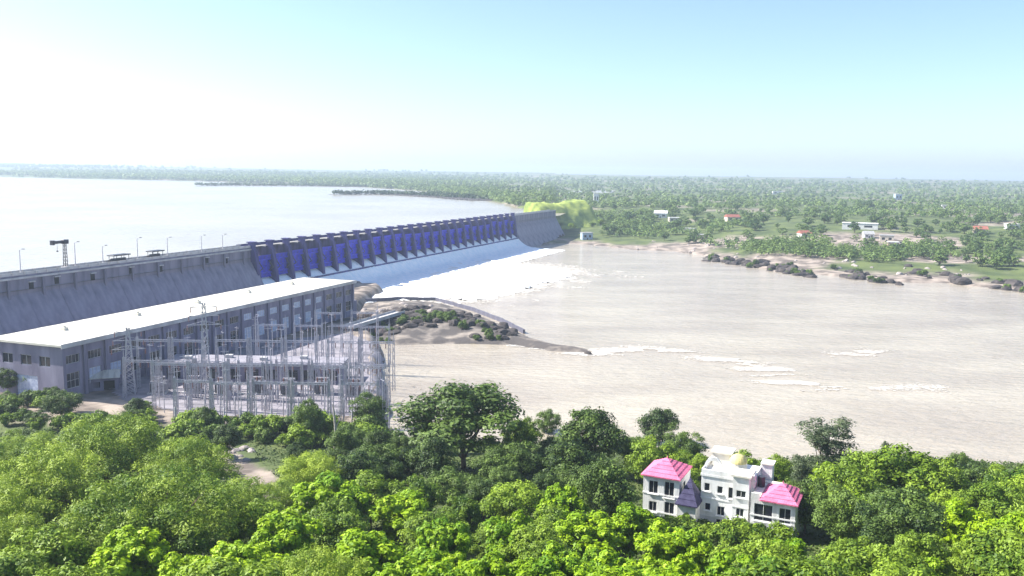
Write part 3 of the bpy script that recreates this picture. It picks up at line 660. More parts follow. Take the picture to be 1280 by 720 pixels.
def vblock(name, x0, x1, y0, y1, z1, wins, side=()):
    wall_open(MB(), x0, x1, -3, z1, y0, y0 + .3, [(a, a + w, z, z + h) for a, z, w, h in wins]).build('front_wall', WH, villa)
    for xa, sg in ((x0, 1), (x1 - .3, 1)):
        wall_open(MB(), y0 + .3, y1 - .3, -3, z1, xa, xa + .3, [(a, a + w, z, z + h) for a, z, w, h in side], swapT).build('side_wall', WH, villa)
        for a, z, w, h in side: MB().box(xa + .1, xa + .2, a, a + w, z, z + h).build('pane', DARKGL, villa)
    MB().box(x0, x1, y1 - .3, y1, -3, z1).build('rear_wall', WH, villa)
    MB().box(x0 + .31, x1 - .31, y0 + 1.6, y0 + 1.7, -3, z1 - .1).build('interior_shade', OPENING_SHADE, villa)  # near-black sheet painting the shade of the rooms behind
    for a, z, w, h in wins: vwin(a, y0, z, w, h)
    for z in (3.0, 5.9): 
        if z < z1 - 1: MB().box(x0 - .08, x1 + .08, y0 - .09, y0 - .003, z - .1, z + .12).build('string_course', WH, villa)
def hip(x0, x1, y0, y1, z0, z1, m, name='roof', nrow=5):
    """hip roof of overlapping tile courses, each course a ring"""
    cx, cyy = (x0 + x1) / 2, (y0 + y1) / 2; r = None
    for k in range(nrow):
        f0, f1 = k / nrow, (k + 1) / nrow; mb = MB()
        L = lambda f, dz: [(x0 + (cx - x0) * f, y0 + (cyy - y0) * f, z0 + (z1 - z0) * f + dz), (x1 + (cx - x1) * f, y0 + (cyy - y0) * f, z0 + (z1 - z0) * f + dz), (x1 + (cx - x1) * f, y1 + (cyy - y1) * f, z0 + (z1 - z0) * f + dz), (x0 + (cx - x0) * f, y1 + (cyy - y1) * f, z0 + (z1 - z0) * f + dz)]
        v = L(f0, -.12) + L(f0, .08) + L(min(f1 + .02, 1), -.02)
        mb.add(v, [(i, (i + 1) % 4, 4 + (i + 1) % 4, 4 + i) for i in range(4)] + [(4 + i, 4 + (i + 1) % 4, 8 + (i + 1) % 4, 8 + i) for i in range(4)] + [(3, 2, 1, 0)])
        o = mb.build(name if k == 0 else 'tile_course', m, villa if k == 0 else r)
        if k == 0: r = o
    MB().bar((cx, cyy, z1 - .1), (cx, cyy, z1 + .35), .1, .04, 6).build('finial', m, r)
vblock('left', 0, 5.8, 0, 7, 8.8, [(.9, 5.9, 1.5, 2.1), (3.4, 5.6, 1.6, 2.6), (1.0, 2.9, 1.3, 1.7), (3.5, 2.3, 1.6, 2.6)], [(2.5, 5.9, 1.3, 1.7), (2.5, 2.0, 1.3, 1.7)])
hip(-.35, 6.0, -.4, 7.3, 8.82, 10.9, PINK)
vblock('bay', 5.82, 8.7, -1.0, 5, 5.3, [(6.8, 1.6, 1.0, 2.0)])
MB().bar((7.3, -1.0, 3.6), (7.3, -1.12, 3.6), .55, .55, 14).build('arch_window', DARKGL, villa)
hip(5.5, 9.0, -1.35, 3.2, 5.32, 9.2, SLATE)
vblock('centre', 8.72, 16.9, 2.0, 9.5, 9.4, [(9.2, 7.0, .9, 1.3), (11.2, 6.9, .9, 1.2), (12.9, 6.4, .9, 1.8), (9.4, 3.9, .9, 1.2), (11.3, 3.4, 1.2, 1.5), (11.2, .6, 1.5, 2.2)])
MB().box(8.6, 17.0, 1.85, 9.6, 9.42, 9.75).build('cornice', WH, villa)
for x0, x1, y0, y1 in ((8.7, 16.9, 1.9, 2.1), (8.7, 8.9, 2.1, 9.4), (16.7, 16.9, 2.1, 9.4)): MB().box(x0, x1, y0, y1, 9.77, 10.5).build('parapet', WH, villa)
am = MB(); 
for k in range(10):
    t0, t1 = math.pi * k / 10, math.pi * (k + 1) / 10; am.add([(10.2 - r * math.cos(t), y, 10.2 + r * 1.3 * math.sin(t)) for t in (t0, t1) for r in (1.05, 1.45) for y in (3.4, 3.8)], [(0, 4, 6, 2), (1, 3, 7, 5), (2, 6, 7, 3), (0, 1, 5, 4)])
am.build('roof_arch', WH, villa)
# stair tower with window column, dome on its top
vblock('tower', 13.9, 16.3, .4, 3.4, 10.6, [(14.4, 7.4, 1.5, 1.1), (14.5, 4.4, 1.2, 1.3), (14.5, 1.8, 1.2, 1.3)])
MB().box(13.6, 16.6, .1, 3.7, 10.62, 10.9).build('cornice', CREAM, villa)
MB().bar((13.6, 5.6, 9.7), (13.6, 5.6, 11.2), 1.35, 1.35, 16).build('drum', CREAM, villa)
dm = MB()
for k in range(7):
    t0, t1 = k / 7 * math.pi / 2, (k + 1) / 7 * math.pi / 2; dm.bar((13.6, 5.6, 11.2 + 1.35 * math.sin(t0)), (13.6, 5.6, 11.2 + 1.35 * math.sin(t1)), 1.4 * math.cos(t0), max(1.4 * math.cos(t1), .05), 18)
dm.bar((13.6, 5.6, 12.5), (13.6, 5.6, 13.1), .08, .03, 6); dm.build('dome', YEL, villa)
MB().box(9.4, 12.2, 6.2, 9.0, 9.78, 12.0).build('roof_room', CREAM, villa); MB().box(9.1, 12.5, 5.9, 9.3, 12.02, 12.25).build('roof_slab', CREAM, villa)
MB().box(16.95, 18.6, 7.0, 9.0, 4, 11.0).build('roof_room', WH, villa); MB().box(16.8, 18.8, 6.8, 9.2, 11.02, 11.2).build('roof_slab', CREAM, villa)
# nearer wing with porch
vblock('right', 17.0, 23.4, -1.6, 6.5, 8.4, [(17.5, 5.1, 2.7, 2.6), (21.1, 5.3, 1.7, 2.3), (17.6, 1.4, 2.3, 2.7), (21.2, 1.6, 1.5, 1.7)], [(1.5, 5.2, 1.6, 1.9)])
hip(18.3, 23.8, -2.1, 5.4, 8.42, 10.3, PINK)
MB().box(17.0, 18.25, -1.6, -1.4, 8.42, 9.2).build('parapet', WH, villa); MB().box(17.0, 23.4, 5.5, 6.5, 8.42, 8.7).build('roof_slab', CREAM, villa); MB().box(17.0, 18.25, -1.38, 5.4, 8.42, 8.6).build('roof_slab', CREAM, villa)
MB().bar((17.6, 3.5, 8.6), (17.6, 3.5, 10.2), .55, .55, 12).build('water_tank', STEEL_D, villa)
for x in (17.2, 20.5, 23.2): MB().bar((x, -3.0, -2), (x, -3.0, 3.3), .18, .18, 10).build('porch_column', WH, villa)
MB().box(16.9, 23.5, -3.3, -1.7, 3.3, 3.6).build('balcony_slab', WH, villa)
for k in range(16): MB().box(0, .08, -.04, .04, 3.6, 4.4).build('baluster', WH, villa, (17 + k * .42, -3.2, 0))
MB().box(16.9, 23.5, -3.28, -3.12, 4.4, 4.52).build('handrail', WH, villa)
MB().box(-1, 24.5, -4.2, 11, -4, -.6).build('plinth', CREAM, villa)

# ------------------------------------------------------------------ rocky divider island below the spillway
SAND = mat('pale_sand', (.3, .26, .22), .95, (.09, .08, .075), .14, .8, 1.2, lo=.45, hi=.68)
isl_poly = polyP([(438, 402), (452, 379), (500, 377), (545, 378), (590, 391), (625, 404), (660, 420), (700, 431), (738, 437), (740, 443), (690, 440), (640, 432), (560, 430), (490, 432), (455, 420)])
def isl_h(X, Y, d): return smooth(d / 5) * .9 + smooth(d / 26) * 3.2 + fbm(X, Y, 9) * .8 * smooth(d / 10)
tag(patch('rock_island', isl_poly, 1.3, isl_h, SAND, 3, 14, base=-.15), kind='structure')
def island_z(x, y):
    X = np.array([x]); Y = np.array([y]); d = float((dist_poly(X, Y, isl_poly) * np.where(in_poly(X, Y, isl_poly), 1, -1))[0]); return float(isl_h(X, Y, np.array([max(d, 0)]))[0]) - .15
ROCK = mat('dark_rock', (.1, .085, .08), .9, (.025, .022, .022), .6, .6, 3)
ROCKP = mat('pale_rock', (.42, .37, .34), .9, (.24, .21, .2), .6, .6, 3)
import bmesh
def rock_mesh(seed, m):
    g = np.random.default_rng(seed); b = bmesh.new(); bmesh.ops.create_icosphere(b, subdivisions=2, radius=1)
    ax = g.normal(0, 1, (7, 3)); ax /= np.linalg.norm(ax, axis=1)[:, None]; dd = g.uniform(.5, .95, 7)
    for v in b.verts:
        c = np.array(v.co)
        for a, d in zip(ax, dd):
            k = c @ a
            if k > d: c = c - a * (k - d) * .9
        c *= 1 + .1 * math.sin(7 * c[0] + seed) * math.sin(6 * c[1]); v.co = Vector((c[0], c[1], c[2] * .95))
    me = bpy.data.meshes.new('rock'); b.to_mesh(me); b.free(); me.materials.append(m); return me
ROCKS = [rock_mesh(i, ROCK) for i in range(5)]; ROCKSP = [rock_mesh(i + 20, ROCKP) for i in range(4)]
def rock(x, y, z, s, label, group, pale=False):
    L = ROCKSP if pale else ROCKS
    o = link('rock', L[rng.integers(len(L))], None, (x, y, z - .15 * s), rng.uniform(0, 6.28)); o.scale = (s * rng.uniform(.8, 1.4), s * rng.uniform(.8, 1.3), s * rng.uniform(.7, 1.1)); tag(o, label, 'rock', group)
for i in range(150):
    t = i / 149; px = 445 + 190 * t + rng.uniform(-8, 8); py = 408 + 12 * math.sin(t * 3) * -.6 + (8 if t > .8 else 0) + rng.uniform(-12, 12) * (1.2 - t * .5); p = P(px, py, 2)
    rock(p[0], p[1], island_z(p[0], p[1]), rng.uniform(1.2, 3.8), 'dark jagged boulder on the rock island below the spillway', 'boulders on the rock island')
for i in range(16):
    p = P(rng.uniform(440, 560), rng.uniform(382, 400), 2); rock(p[0], p[1], island_z(p[0], p[1]), rng.uniform(.8, 2.2), 'pale weathered boulder beside the guide wall of the island', 'pale boulders by the guide wall', True)
p = P(735, 441, .5); rock(p[0], p[1], .2, 1.8, 'lone dark boulder at the tip of the sand spit', None)
for i in range(50):
    t = i / 49; px = 450 + 170 * t + rng.uniform(-8, 8); py = 402 + (10 if t > .75 else 0) + (18 if t < .25 else 0) * rng.random() + rng.uniform(-6, 9); p = P(px, py, 3)
    tree('shrub', 'dull_bush', p[0], p[1], 'dark green shrub growing between the boulders of the rock island', 'shrubs on the rock island', rng.uniform(.45, 1.15), island_z(p[0], p[1]), cat='shrub')
# curved guide wall along the island's river side
gw = empty('guide_wall', (0, 0, 0), label='low curved grey guide wall edging the rock island', cat='wall')
q = polyP([(448, 378), (500, 375), (545, 376), (592, 389), (628, 403), (655, 417)]); tt = np.linspace(0, len(q) - 1, 31); qx = np.interp(tt, range(len(q)), q[:, 0]); qy = np.interp(tt, range(len(q)), q[:, 1])
for k in range(30):
    a = np.array([qx[k], qy[k]]); b = np.array([qx[k + 1], qy[k + 1]]); d = (b - a); L = np.linalg.norm(d)
    MB().box(.05, L - .02, -.5, .5, -2, 1.7 + .05 * (k % 3)).build('wall_block', CONC_D, gw, (a[0], a[1], 0), math.atan2(d[1], d[0]))
# access causeway from the powerhouse
q0 = P(437, 416, 3); q1 = P(500, 397, 3); d = q1 - q0
CL = float(np.linalg.norm(d[:2])); cw = empty('causeway', (q0[0], q0[1], 0), math.atan2(d[1], d[0]), label='pale causeway on dark open bays from the powerhouse onto the rock island', cat='causeway')
MB().box(-1, CL, -2.6, 2.6, 5.0, 5.7).build('deck', CONC_L, cw)
for y in (-2.55, 2.4): MB().box(-1, CL, y, y + .15, 5.72, 6.5).build('parapet', CONC_L, cw)
nbay = max(3, int(CL / 5)); cpm = MB().box(-.5, .5, -2.4, 2.4, -3, 4.98).mesh('bay_pier', CONC_D)
for k in range(nbay + 1): link('bay_pier', cpm, cw, (k * (CL - 1) / nbay, 0, 0))
MB().box(0, CL - 1, 1.2, 1.5, -3, 4.96).build('bay_shade', OPENING_SHADE, cw)  # near-black sheet painting the shade under the deck

# ------------------------------------------------------------------ far bank: grassy embankment, rocks, trees, houses
GRASS = mat('yellow_green_grass', (.34, .4, .08), .95, (.14, .2, .04), .12, .5, .9)  # bright yellow-green is the grass's own colour
def emb():
    a = np.array(P(690, 289, 6)[:2]); b = np.array(P(764, 287, 6)[:2]); ax = b - a; L = np.linalg.norm(ax); ax /= L; bk = np.array([-ax[1], ax[0]])
    n, k = 46, 26; S = np.linspace(-4, L + 6, n); W = np.linspace(-6, 62, k); v = []
    for w in W:
        for s_ in S:
            x, y = a + ax * s_ + bk * w; f = smooth(w / 46); e = smooth((s_ + 4) / 8) * smooth((L + 6 - s_) / 12)
            z = 2 + (33 + 3.5 * smooth((s_ - L * .5) / (L * .3))) * f * e + float(fbm(np.array([x]), np.array([y]), 9)[0]) * 3.2; v.append((x, y, z))
    i = np.arange(k - 1)[:, None] * n + np.arange(n - 1)[None, :]
    o = link('grassy_embankment', np_mesh('grassy_embankment', np.array(v), np.stack([i, i + 1, i + n + 1, i + n], -1).reshape(-1, 4), GRASS, None, True)); tag(o, kind='structure')
emb()
for i in range(26):
    a_ = P(rng.uniform(694, 760), rng.uniform(262, 288), 6 + 12 * rng.random())
    tree('shrub', 'bush' if i % 2 else 'dull_bush', a_[0], a_[1], 'scrubby bush on the grassy embankment beside the dam end', 'bushes on the grassy embankment', rng.uniform(.8, 1.6), a_[2], cat='shrub')
for (x0, x1, y0, y1, n, t) in ((880, 1020, 322, 343, 70, 'dark boulder in the long ridge of rocks along the far shore'), (1040, 1125, 341, 353, 26, 'dark boulder of the small outcrop at the far waterline'), (1130, 1290, 342, 362, 50, 'dark boulder on the far shore near its grassy end'), (655, 705, 291, 300, 16, 'dark boulder at the foot of the far dam abutment')):
    for i in range(n):
        f = rng.random(); px = x0 + (x1 - x0) * f; py = y0 + (y1 - y0) * f + rng.uniform(-4, 3); p = P(px, py, 1)
        if i % 3 == 0: tree('shrub', 'dull_bush', p[0], p[1], 'dark shrub beside ' + t.replace('dark boulder', 'the boulders'), 'shrubs by ' + t, rng.uniform(.6, 1.4), max(ground(p[0], p[1]), 0), cat='shrub')
        rock(p[0], p[1], max(ground(p[0], p[1]), -.3), rng.uniform(1.5, 5.0), t, t.replace('dark boulder', 'boulders'))
for i in range(40):
    px = rng.uniform(790, 1270); py = np.interp(px, [790, 900, 1020, 1280], [309, 319, 336, 352]) + rng.uniform(-8, 1); p = P(px, py, 2)
    rock(p[0], p[1], ground(p[0], p[1]), rng.uniform(.8, 2.6), 'pale boulder strewn on the sandy far shore', 'pale boulders on the sandy shore', True)

def onland(px, py, z0=12):
    z = z0
    for _ in range(6): p = P(px, py, z); z = .5 * z + .5 * ground(p[0], p[1])
    return P(px, py, z)
VW = {c: mat('village_wall_' + c, v, .9, tuple(x * .8 for x in v), .6) for c, v in dict(white=(.78, .77, .74), cream=(.68, .6, .48), pink=(.66, .45, .42), blue=(.42, .52, .62)).items()}
VR = {c: mat('village_roof_' + c, v, .85, tuple(x * .75 for x in v), .6) for c, v in dict(red=(.38, .14, .1), grey=(.4, .4, .4), white=(.75, .74, .72)).items()}
COTT = []
def cottage(px, py, w, d, h, wall, roofc, flat, label):
    p = onland(px, py); COTT.append((p[0], p[1], ' '.join(label.split()[:7]))); e = empty('village_house', (p[0], p[1], ground(p[0], p[1]) - .3), rng.uniform(-.5, .3), label=label, cat='house')
    wall_open(MB(), -w / 2, w / 2, -1, h, -d / 2, -d / 2 + .3, [(-w * .35, -w * .12, h * .35, h * .7), (w * .12, w * .35, h * .35, h * .7)]).build('front_wall', VW[wall], e)
    MB().box(-w / 2, w / 2, -d / 2 + .8, d / 2, -1, h - .02).build('wall', VW[wall], e)
    for s_ in (-.35, .12): MB().box(w * s_, w * (s_ + .23), -d / 2 + .35, -d / 2 + .5, h * .35, h * .7).build('window', DARKGL, e)
    MB().box(-.6, .6, -d / 2 - .06, -d / 2 - .01, -.5, 2.1).build('door', STEEL_D, e)
    if flat: MB().box(-w / 2 - .4, w / 2 + .4, -d / 2 - .4, d / 2 + .4, h, h + .5).build('roof', VR[roofc], e)
    else: MB().prism([(-d / 2 - .6, h - .1), (d / 2 + .6, h - .1), (0, h + d * .33)], -w / 2 - .5, w / 2 + .5, lambda a, b, c: (c, a, b)).build('roof', VR[roofc], e)
for a in ((1075, 286, 34, 14, 6, 'white', 'white', True, 'longest white flat-roofed building above the far shore'), (1108, 302, 12, 9, 6, 'cream', 'grey', True, 'cream house just below the long white building'), (1085, 297, 9, 8, 4, 'white', 'grey', False, 'small white gabled hut in front of the long white building'),
          (1116, 308, 9, 7, 4, 'pink', 'white', True, 'pink house with white roof on the sandy slope of the far shore'), (972, 243, 26, 12, 8, 'white', 'white', True, 'pale block standing far back in the forest'), (1122, 250, 14, 10, 12, 'blue', 'white', True, 'tall bluish house deep in the far forest'),
          (826, 272, 16, 10, 6, 'white', 'white', False, 'white gabled house among trees past the grassy embankment'), (842, 277, 12, 9, 5, 'cream', 'white', True, 'cream house beside the white gabled one past the embankment'), (862, 291, 12, 8, 5, 'white', 'grey', True, 'white house with grey roof above the sandy beach'),
          (878, 298, 10, 8, 4, 'pink', 'grey', True, 'pink grey-roofed house above the sandy beach'), (915, 276, 16, 9, 5, 'cream', 'red', False, 'cream house with red gable among the far trees'), (733, 299, 11, 8, 7, 'blue', 'grey', True, 'bluish pump house at the foot of the grassy embankment'),
          (745, 254, 8, 8, 16, 'white', 'white', True, 'slender white tower block on top of the embankment'), (1005, 296, 11, 8, 4, 'white', 'red', False, 'white house with red gable near the beach trees'), (1185, 262, 18, 10, 6, 'white', 'grey', True, 'wide white house with grey roof in distant trees'),
          (1225, 292, 12, 9, 5, 'cream', 'red', False, 'cream cottage with red roof near the far grassy shore'), (1265, 286, 13, 8, 5, 'white', 'white', True, 'white cottage half hidden by trees at the far shore'), (690, 268, 8, 7, 7, 'cream', 'grey', True, 'cream gatehouse at the far end of the dam crest')):
    cottage(*a)

# individual trees of the far bank
cand = []
while len(cand) < 330:
    px = rng.uniform(640, 1330); py = rng.uniform(250, 345); lim = np.interp(px, [640, 690, 760, 850, 900, 1020, 1100, 1280], [285, 288, 300, 304, 310, 322, 326, 342])
    if py > lim: continue
    p = onland(px, py)
    if p[1] > 1450 or ground(p[0], p[1]) < 2.5: continue
    if 690 < px < 760 and py < 292 and rng.random() < .9: continue
    if 1040 < px < 1125 and 278 < py < 312 and rng.random() < .6: continue
    dens = fbm(np.array([p[0]]), np.array([p[1]]), 70)[0]
    if dens < -.22 and py > 285: continue
    cand.append((p[1], p[0], px, py))
for Y, X, px, py in cand:
    sc_ = rng.uniform(.55, 1.25); near = min(COTT, key=lambda c: (c[0] - X) ** 2 + (c[1] - Y) ** 2); sz = 'low' if sc_ < .8 else 'tall' if sc_ > 1.05 else 'middling'
    rel = 'riverward of' if Y < near[1] - 12 else 'behind' if Y > near[1] + 12 else 'level with'
    tree('bank_tree', 'bank', X, Y, sz + ' bushy tree ' + rel + ' the ' + near[2], sz + ' trees ' + rel + ' the ' + near[2], sc_, wide=rng.uniform(.9, 1.3))

# forest beyond: uncountable, one mass
def forest():
    g = np.random.default_rng(11); V = []; Q = []; Tn = []; k = 0
    px = g.uniform(-80, 1400, 24000); f = g.random(24000) ** .9
    py = np.interp(px, [-80, 0, 640, 1280, 1400], [207, 208.5, 220, 228.5, 230]) + f * np.interp(px, [-80, 0, 230, 420, 520, 600, 700, 1300], [12, 13, 16, 20, 24, 34, 83, 112])
    zz = np.full(len(px), 26.0)
    for _ in range(6): X, Y = vP(px, py, zz); zz = np.minimum(.5 * zz + .5 * height(X, Y), 69)
    X, Y = vP(px, py, zz); zz = height(X, Y); fb = fbm(X, Y, 110)
    for a, b, X1, Y1, z, fb1 in zip(px, py, X, Y, zz, fb):
        p = (X1, Y1)
        if Y1 < 620 or Y1 > 8500: continue
        if 1035 < a < 1130 and 276 < b < 312: continue
        uu = (p[0] - O[0]) * N_[0] + (p[1] - O[1]) * N_[1]
        if z < (RES + 1 if (uu < -6 and p[0] / p[1] < FA_A[-1] + .004) else 4.5): continue
        if 690 < a < 765 and p[1] < 1060: continue
        if fb1 < -.12 and p[1] < 2200: continue
        if p[1] < 1100 and g.random() < .35: continue
        n = 26 if p[1] < 2500 else 14; R = g.uniform(2.2, 6.0) * (1 if p[1] < 2500 else 1.8); d = g.normal(0, 1, (n, 3)); d /= np.linalg.norm(d, axis=1)[:, None]; d[:, 2] = np.abs(d[:, 2])
        c = np.array([p[0], p[1], z + R * .5]) + d * R * g.uniform(.5, 1.05, (n, 1)) * np.array([1, 1, 1.1]); v, q = leaves(c, d + np.array([0, 0, .4]), max(.9, p[1] * .0011), .7, .35, g)
        V.append(v); Q.append(q + k); k += len(v); Tn.append(np.repeat(np.clip(g.uniform(0, 1) + g.normal(0, .15, n), 0, 1), 4))
    # wooded spits reaching into the reservoir
    o = link('far_forest', np_mesh('far_forest', np.vstack(V), np.vstack(Q), LEAF['far'], np.concatenate(Tn))); tag(o, 'dense hazy green forest covering the far land to the horizon', 'forest', kind='stuff')
def spits():
    for pts, wd in (([(238, 232.3), (300, 232.0), (390, 232.6), (482, 234)], (6, 26, 26, 18)), ([(408, 243.5), (470, 243), (520, 244.5), (570, 246.5), (625, 251)], (5, 16, 40, 55, 60))):
        q = polyP(pts, RES); d = np.gradient(q, axis=0); nn = np.stack([-d[:, 1], d[:, 0]], 1); nn /= np.linalg.norm(nn, axis=1)[:, None]; w = np.array(wd)[:, None]
        poly = np.vstack([q + nn * w, (q - nn * w)[::-1]])
        o = patch('wooded_spit', poly, 8, lambda X, Y, d: smooth(d / 12) * 2.0, MATS['dark_rock'], 10, 60, base=RES - .2); tag(o, kind='structure')
        g = np.random.default_rng(5); V = []; Q = []; Tn = []; k = 0
        for i in range(420):
            t = g.uniform(.04, .99) * (len(q) - 1); j = int(t); f = t - j; c0_ = q[j] * (1 - f) + q[j + 1] * f + nn[j] * g.uniform(-.8, .8) * w[j]
            R = g.uniform(3, 6.5); n = 18; dd = g.normal(0, 1, (n, 3)); dd /= np.linalg.norm(dd, axis=1)[:, None]; dd[:, 2] = np.abs(dd[:, 2])
            v, qq = leaves(np.array([c0_[0], c0_[1], RES + 1.5 + R * .3]) + dd * R * g.uniform(.5, 1, (n, 1)), dd + np.array([0, 0, .4]), 1.9, .7, .35, g); V.append(v); Q.append(qq + k); k += len(v); Tn.append(np.repeat(g.random(n) * .5, 4))
        o = link('spit_woodland', np_mesh('spit_woodland', np.vstack(V), np.vstack(Q), LEAF['dark'], np.concatenate(Tn))); tag(o, 'dark wooded strip on a low spit reaching into the reservoir', 'woodland', kind='stuff')
forest(); spits()

# ------------------------------------------------------------------ the near slope: trees one by one
placed = []
def put(px, py, kind, h, label, group=None, wide=1.0, name='tree'):
    H = PROTO[kind][0][2]; x, y = spot(px, py, h * 1.02); tree(name, kind, x, y, label, group, h / H, wide=wide); placed.append((x, y, PROTO[kind][0][3] * h / H * wide))
KEY = [
    (580, 478, 'dark', 18, 'tallest broad dark tree crown standing out against the river, by the switchyard end', 1.5), (742, 509, 'dark', 14, 'big round dark tree between the broad one and the villa', 1.05),
    (826, 509, 'dark', 12, 'dark tree directly behind the pink roof of the villa', .95), (856, 537, 'dark', 9, 'smaller dark tree behind the slate roof of the villa', .9), (685, 510, 'dark', 9, 'small dark tree squeezed between two larger dark crowns', .7),
    (1036, 513, 'loose', 15, 'tall loose grey-green tree rising beside the villa against the water', 1.55), (1004, 562, 'loose', 10, 'low grey-green tree touching the villa wing', .9),
    (462, 491, 'dark', 9, 'dark tree against the corner of the switchyard', 1.1), (385, 501, 'dark', 10, 'dark tree in front of the switchyard gantries, beside the pale trunk', .8), (652, 522, 'mid', 10, 'olive green tree in front of the broad dark crown', .8),
    (757, 572, 'dark', 13, 'very dark dense tree touching the villa side', .8), (562, 585, 'dark', 8, 'dark tree below the broad crown', 1.1), (40, 452, 'dark', 9, 'dark tree at the foot of the powerhouse end wall', .9),
    (8, 458, 'dark', 8, 'dark tree past the powerhouse end wall, beside the shed track', .9), (75, 488, 'dark', 8, 'low dark tree below the shed', 1.1), (255, 507, 'dark', 7, 'dark tree beside the dirt track below the switchyard', .9), (283, 530, 'dark', 8, 'dark tree leaning over the dirt track', .9),
    (130, 518, 'feather', 15, 'huge feathery light green tree, highest of its clump', 1.05), (235, 552, 'feather', 12, 'huge feathery light green tree nearer the dirt track', 1.05), (55, 560, 'feather', 14, 'huge feathery light green tree at the outer edge of its clump', 1.0), (190, 590, 'feather', 14, 'huge feathery light green tree in the front of its clump', 1.1), (345, 600, 'feather', 9, 'lower feathery tree beside the yellow-green trees', .9),
    (1112, 560, 'mid', 12, 'wide mid green tree against the river beyond the grey-green tree', 1.25), (1060, 585, 'mid', 11, 'mid green tree under the tall grey-green tree', 1.1), (1165, 570, 'mid', 11, 'mid green tree on the skyline of the near shore', 1.1), (1225, 577, 'dark', 9, 'dark tree at the end of the near shore row', 1.0), (1275, 583, 'mid', 10, 'mid green tree last in the near shore row', 1.0), (1108, 545, 'loose', 9, 'slim grey-green sapling poking above the near shore row', .4),
    (1010, 600, 'dark', 9, 'dark tree crowding the villa wing corner', .9), (1200, 565, 'dark', 8, 'dark narrow tree in the near shore row', .7),
]
for px, py, kind, h, lab, wd in KEY: put(px, py, kind, h, lab, None, wd, dict(dark='broadleaf_tree', mid='leafy_tree', lime='young_tree', feather='feathery_tree', loose='slender_tree')[kind])
SHORT = [' '.join(k[4].replace(',', '').split()[:7]) for k in KEY]; SHORT = [' '.join(t.split()[:-1]) if t.split()[-1] in ('the', 'against', 'of', 'a', 'at', 'in', 'on', 'between', 'beside', 'behind', 'below', 'under', 'two', 'above', 'its', 'nearer') else t for t in SHORT]
LIME = [(412, 592, 11), (436, 610, 9), (355, 640, 10), (500, 612, 9), (552, 648, 9), (160, 662, 9), (640, 640, 9), (702, 606, 10), (742, 640, 9), (790, 628, 9), (835, 652, 8), (610, 690, 8), (458, 660, 9), (300, 676, 9), (875, 664, 7), (930, 688, 8), (1140, 590, 8), (1205, 625, 9), (1268, 640, 9), (700, 680, 8), (520, 690, 8), (395, 690, 9), (1085, 615, 8), (985, 672, 7), (15, 610, 9), (90, 600, 8), (235, 690, 8), (770, 690, 8), (850, 700, 8)]
for px, py, h in LIME:
    t = 'beside the villa garden' if 780 < px < 1000 else 'on the slope beyond the villa' if px >= 1000 else 'among the feathery trees' if px < 320 else 'in the mid-slope thicket'
    xx, yy = spot(px, py, h); kn = min(range(len(KEY)), key=lambda i: (placed[i][0] - xx) ** 2 + (placed[i][1] - yy) ** 2); t += ', ' + ('downhill from' if yy > placed[kn][1] else 'uphill from') + ' the ' + SHORT[kn]
    t = ' '.join(t.split()[:13])
    put(px, py, 'lime', h, 'yellow-green young tree ' + t, 'yellow-green trees ' + t, rng.uniform(.9, 1.2), 'young_tree')
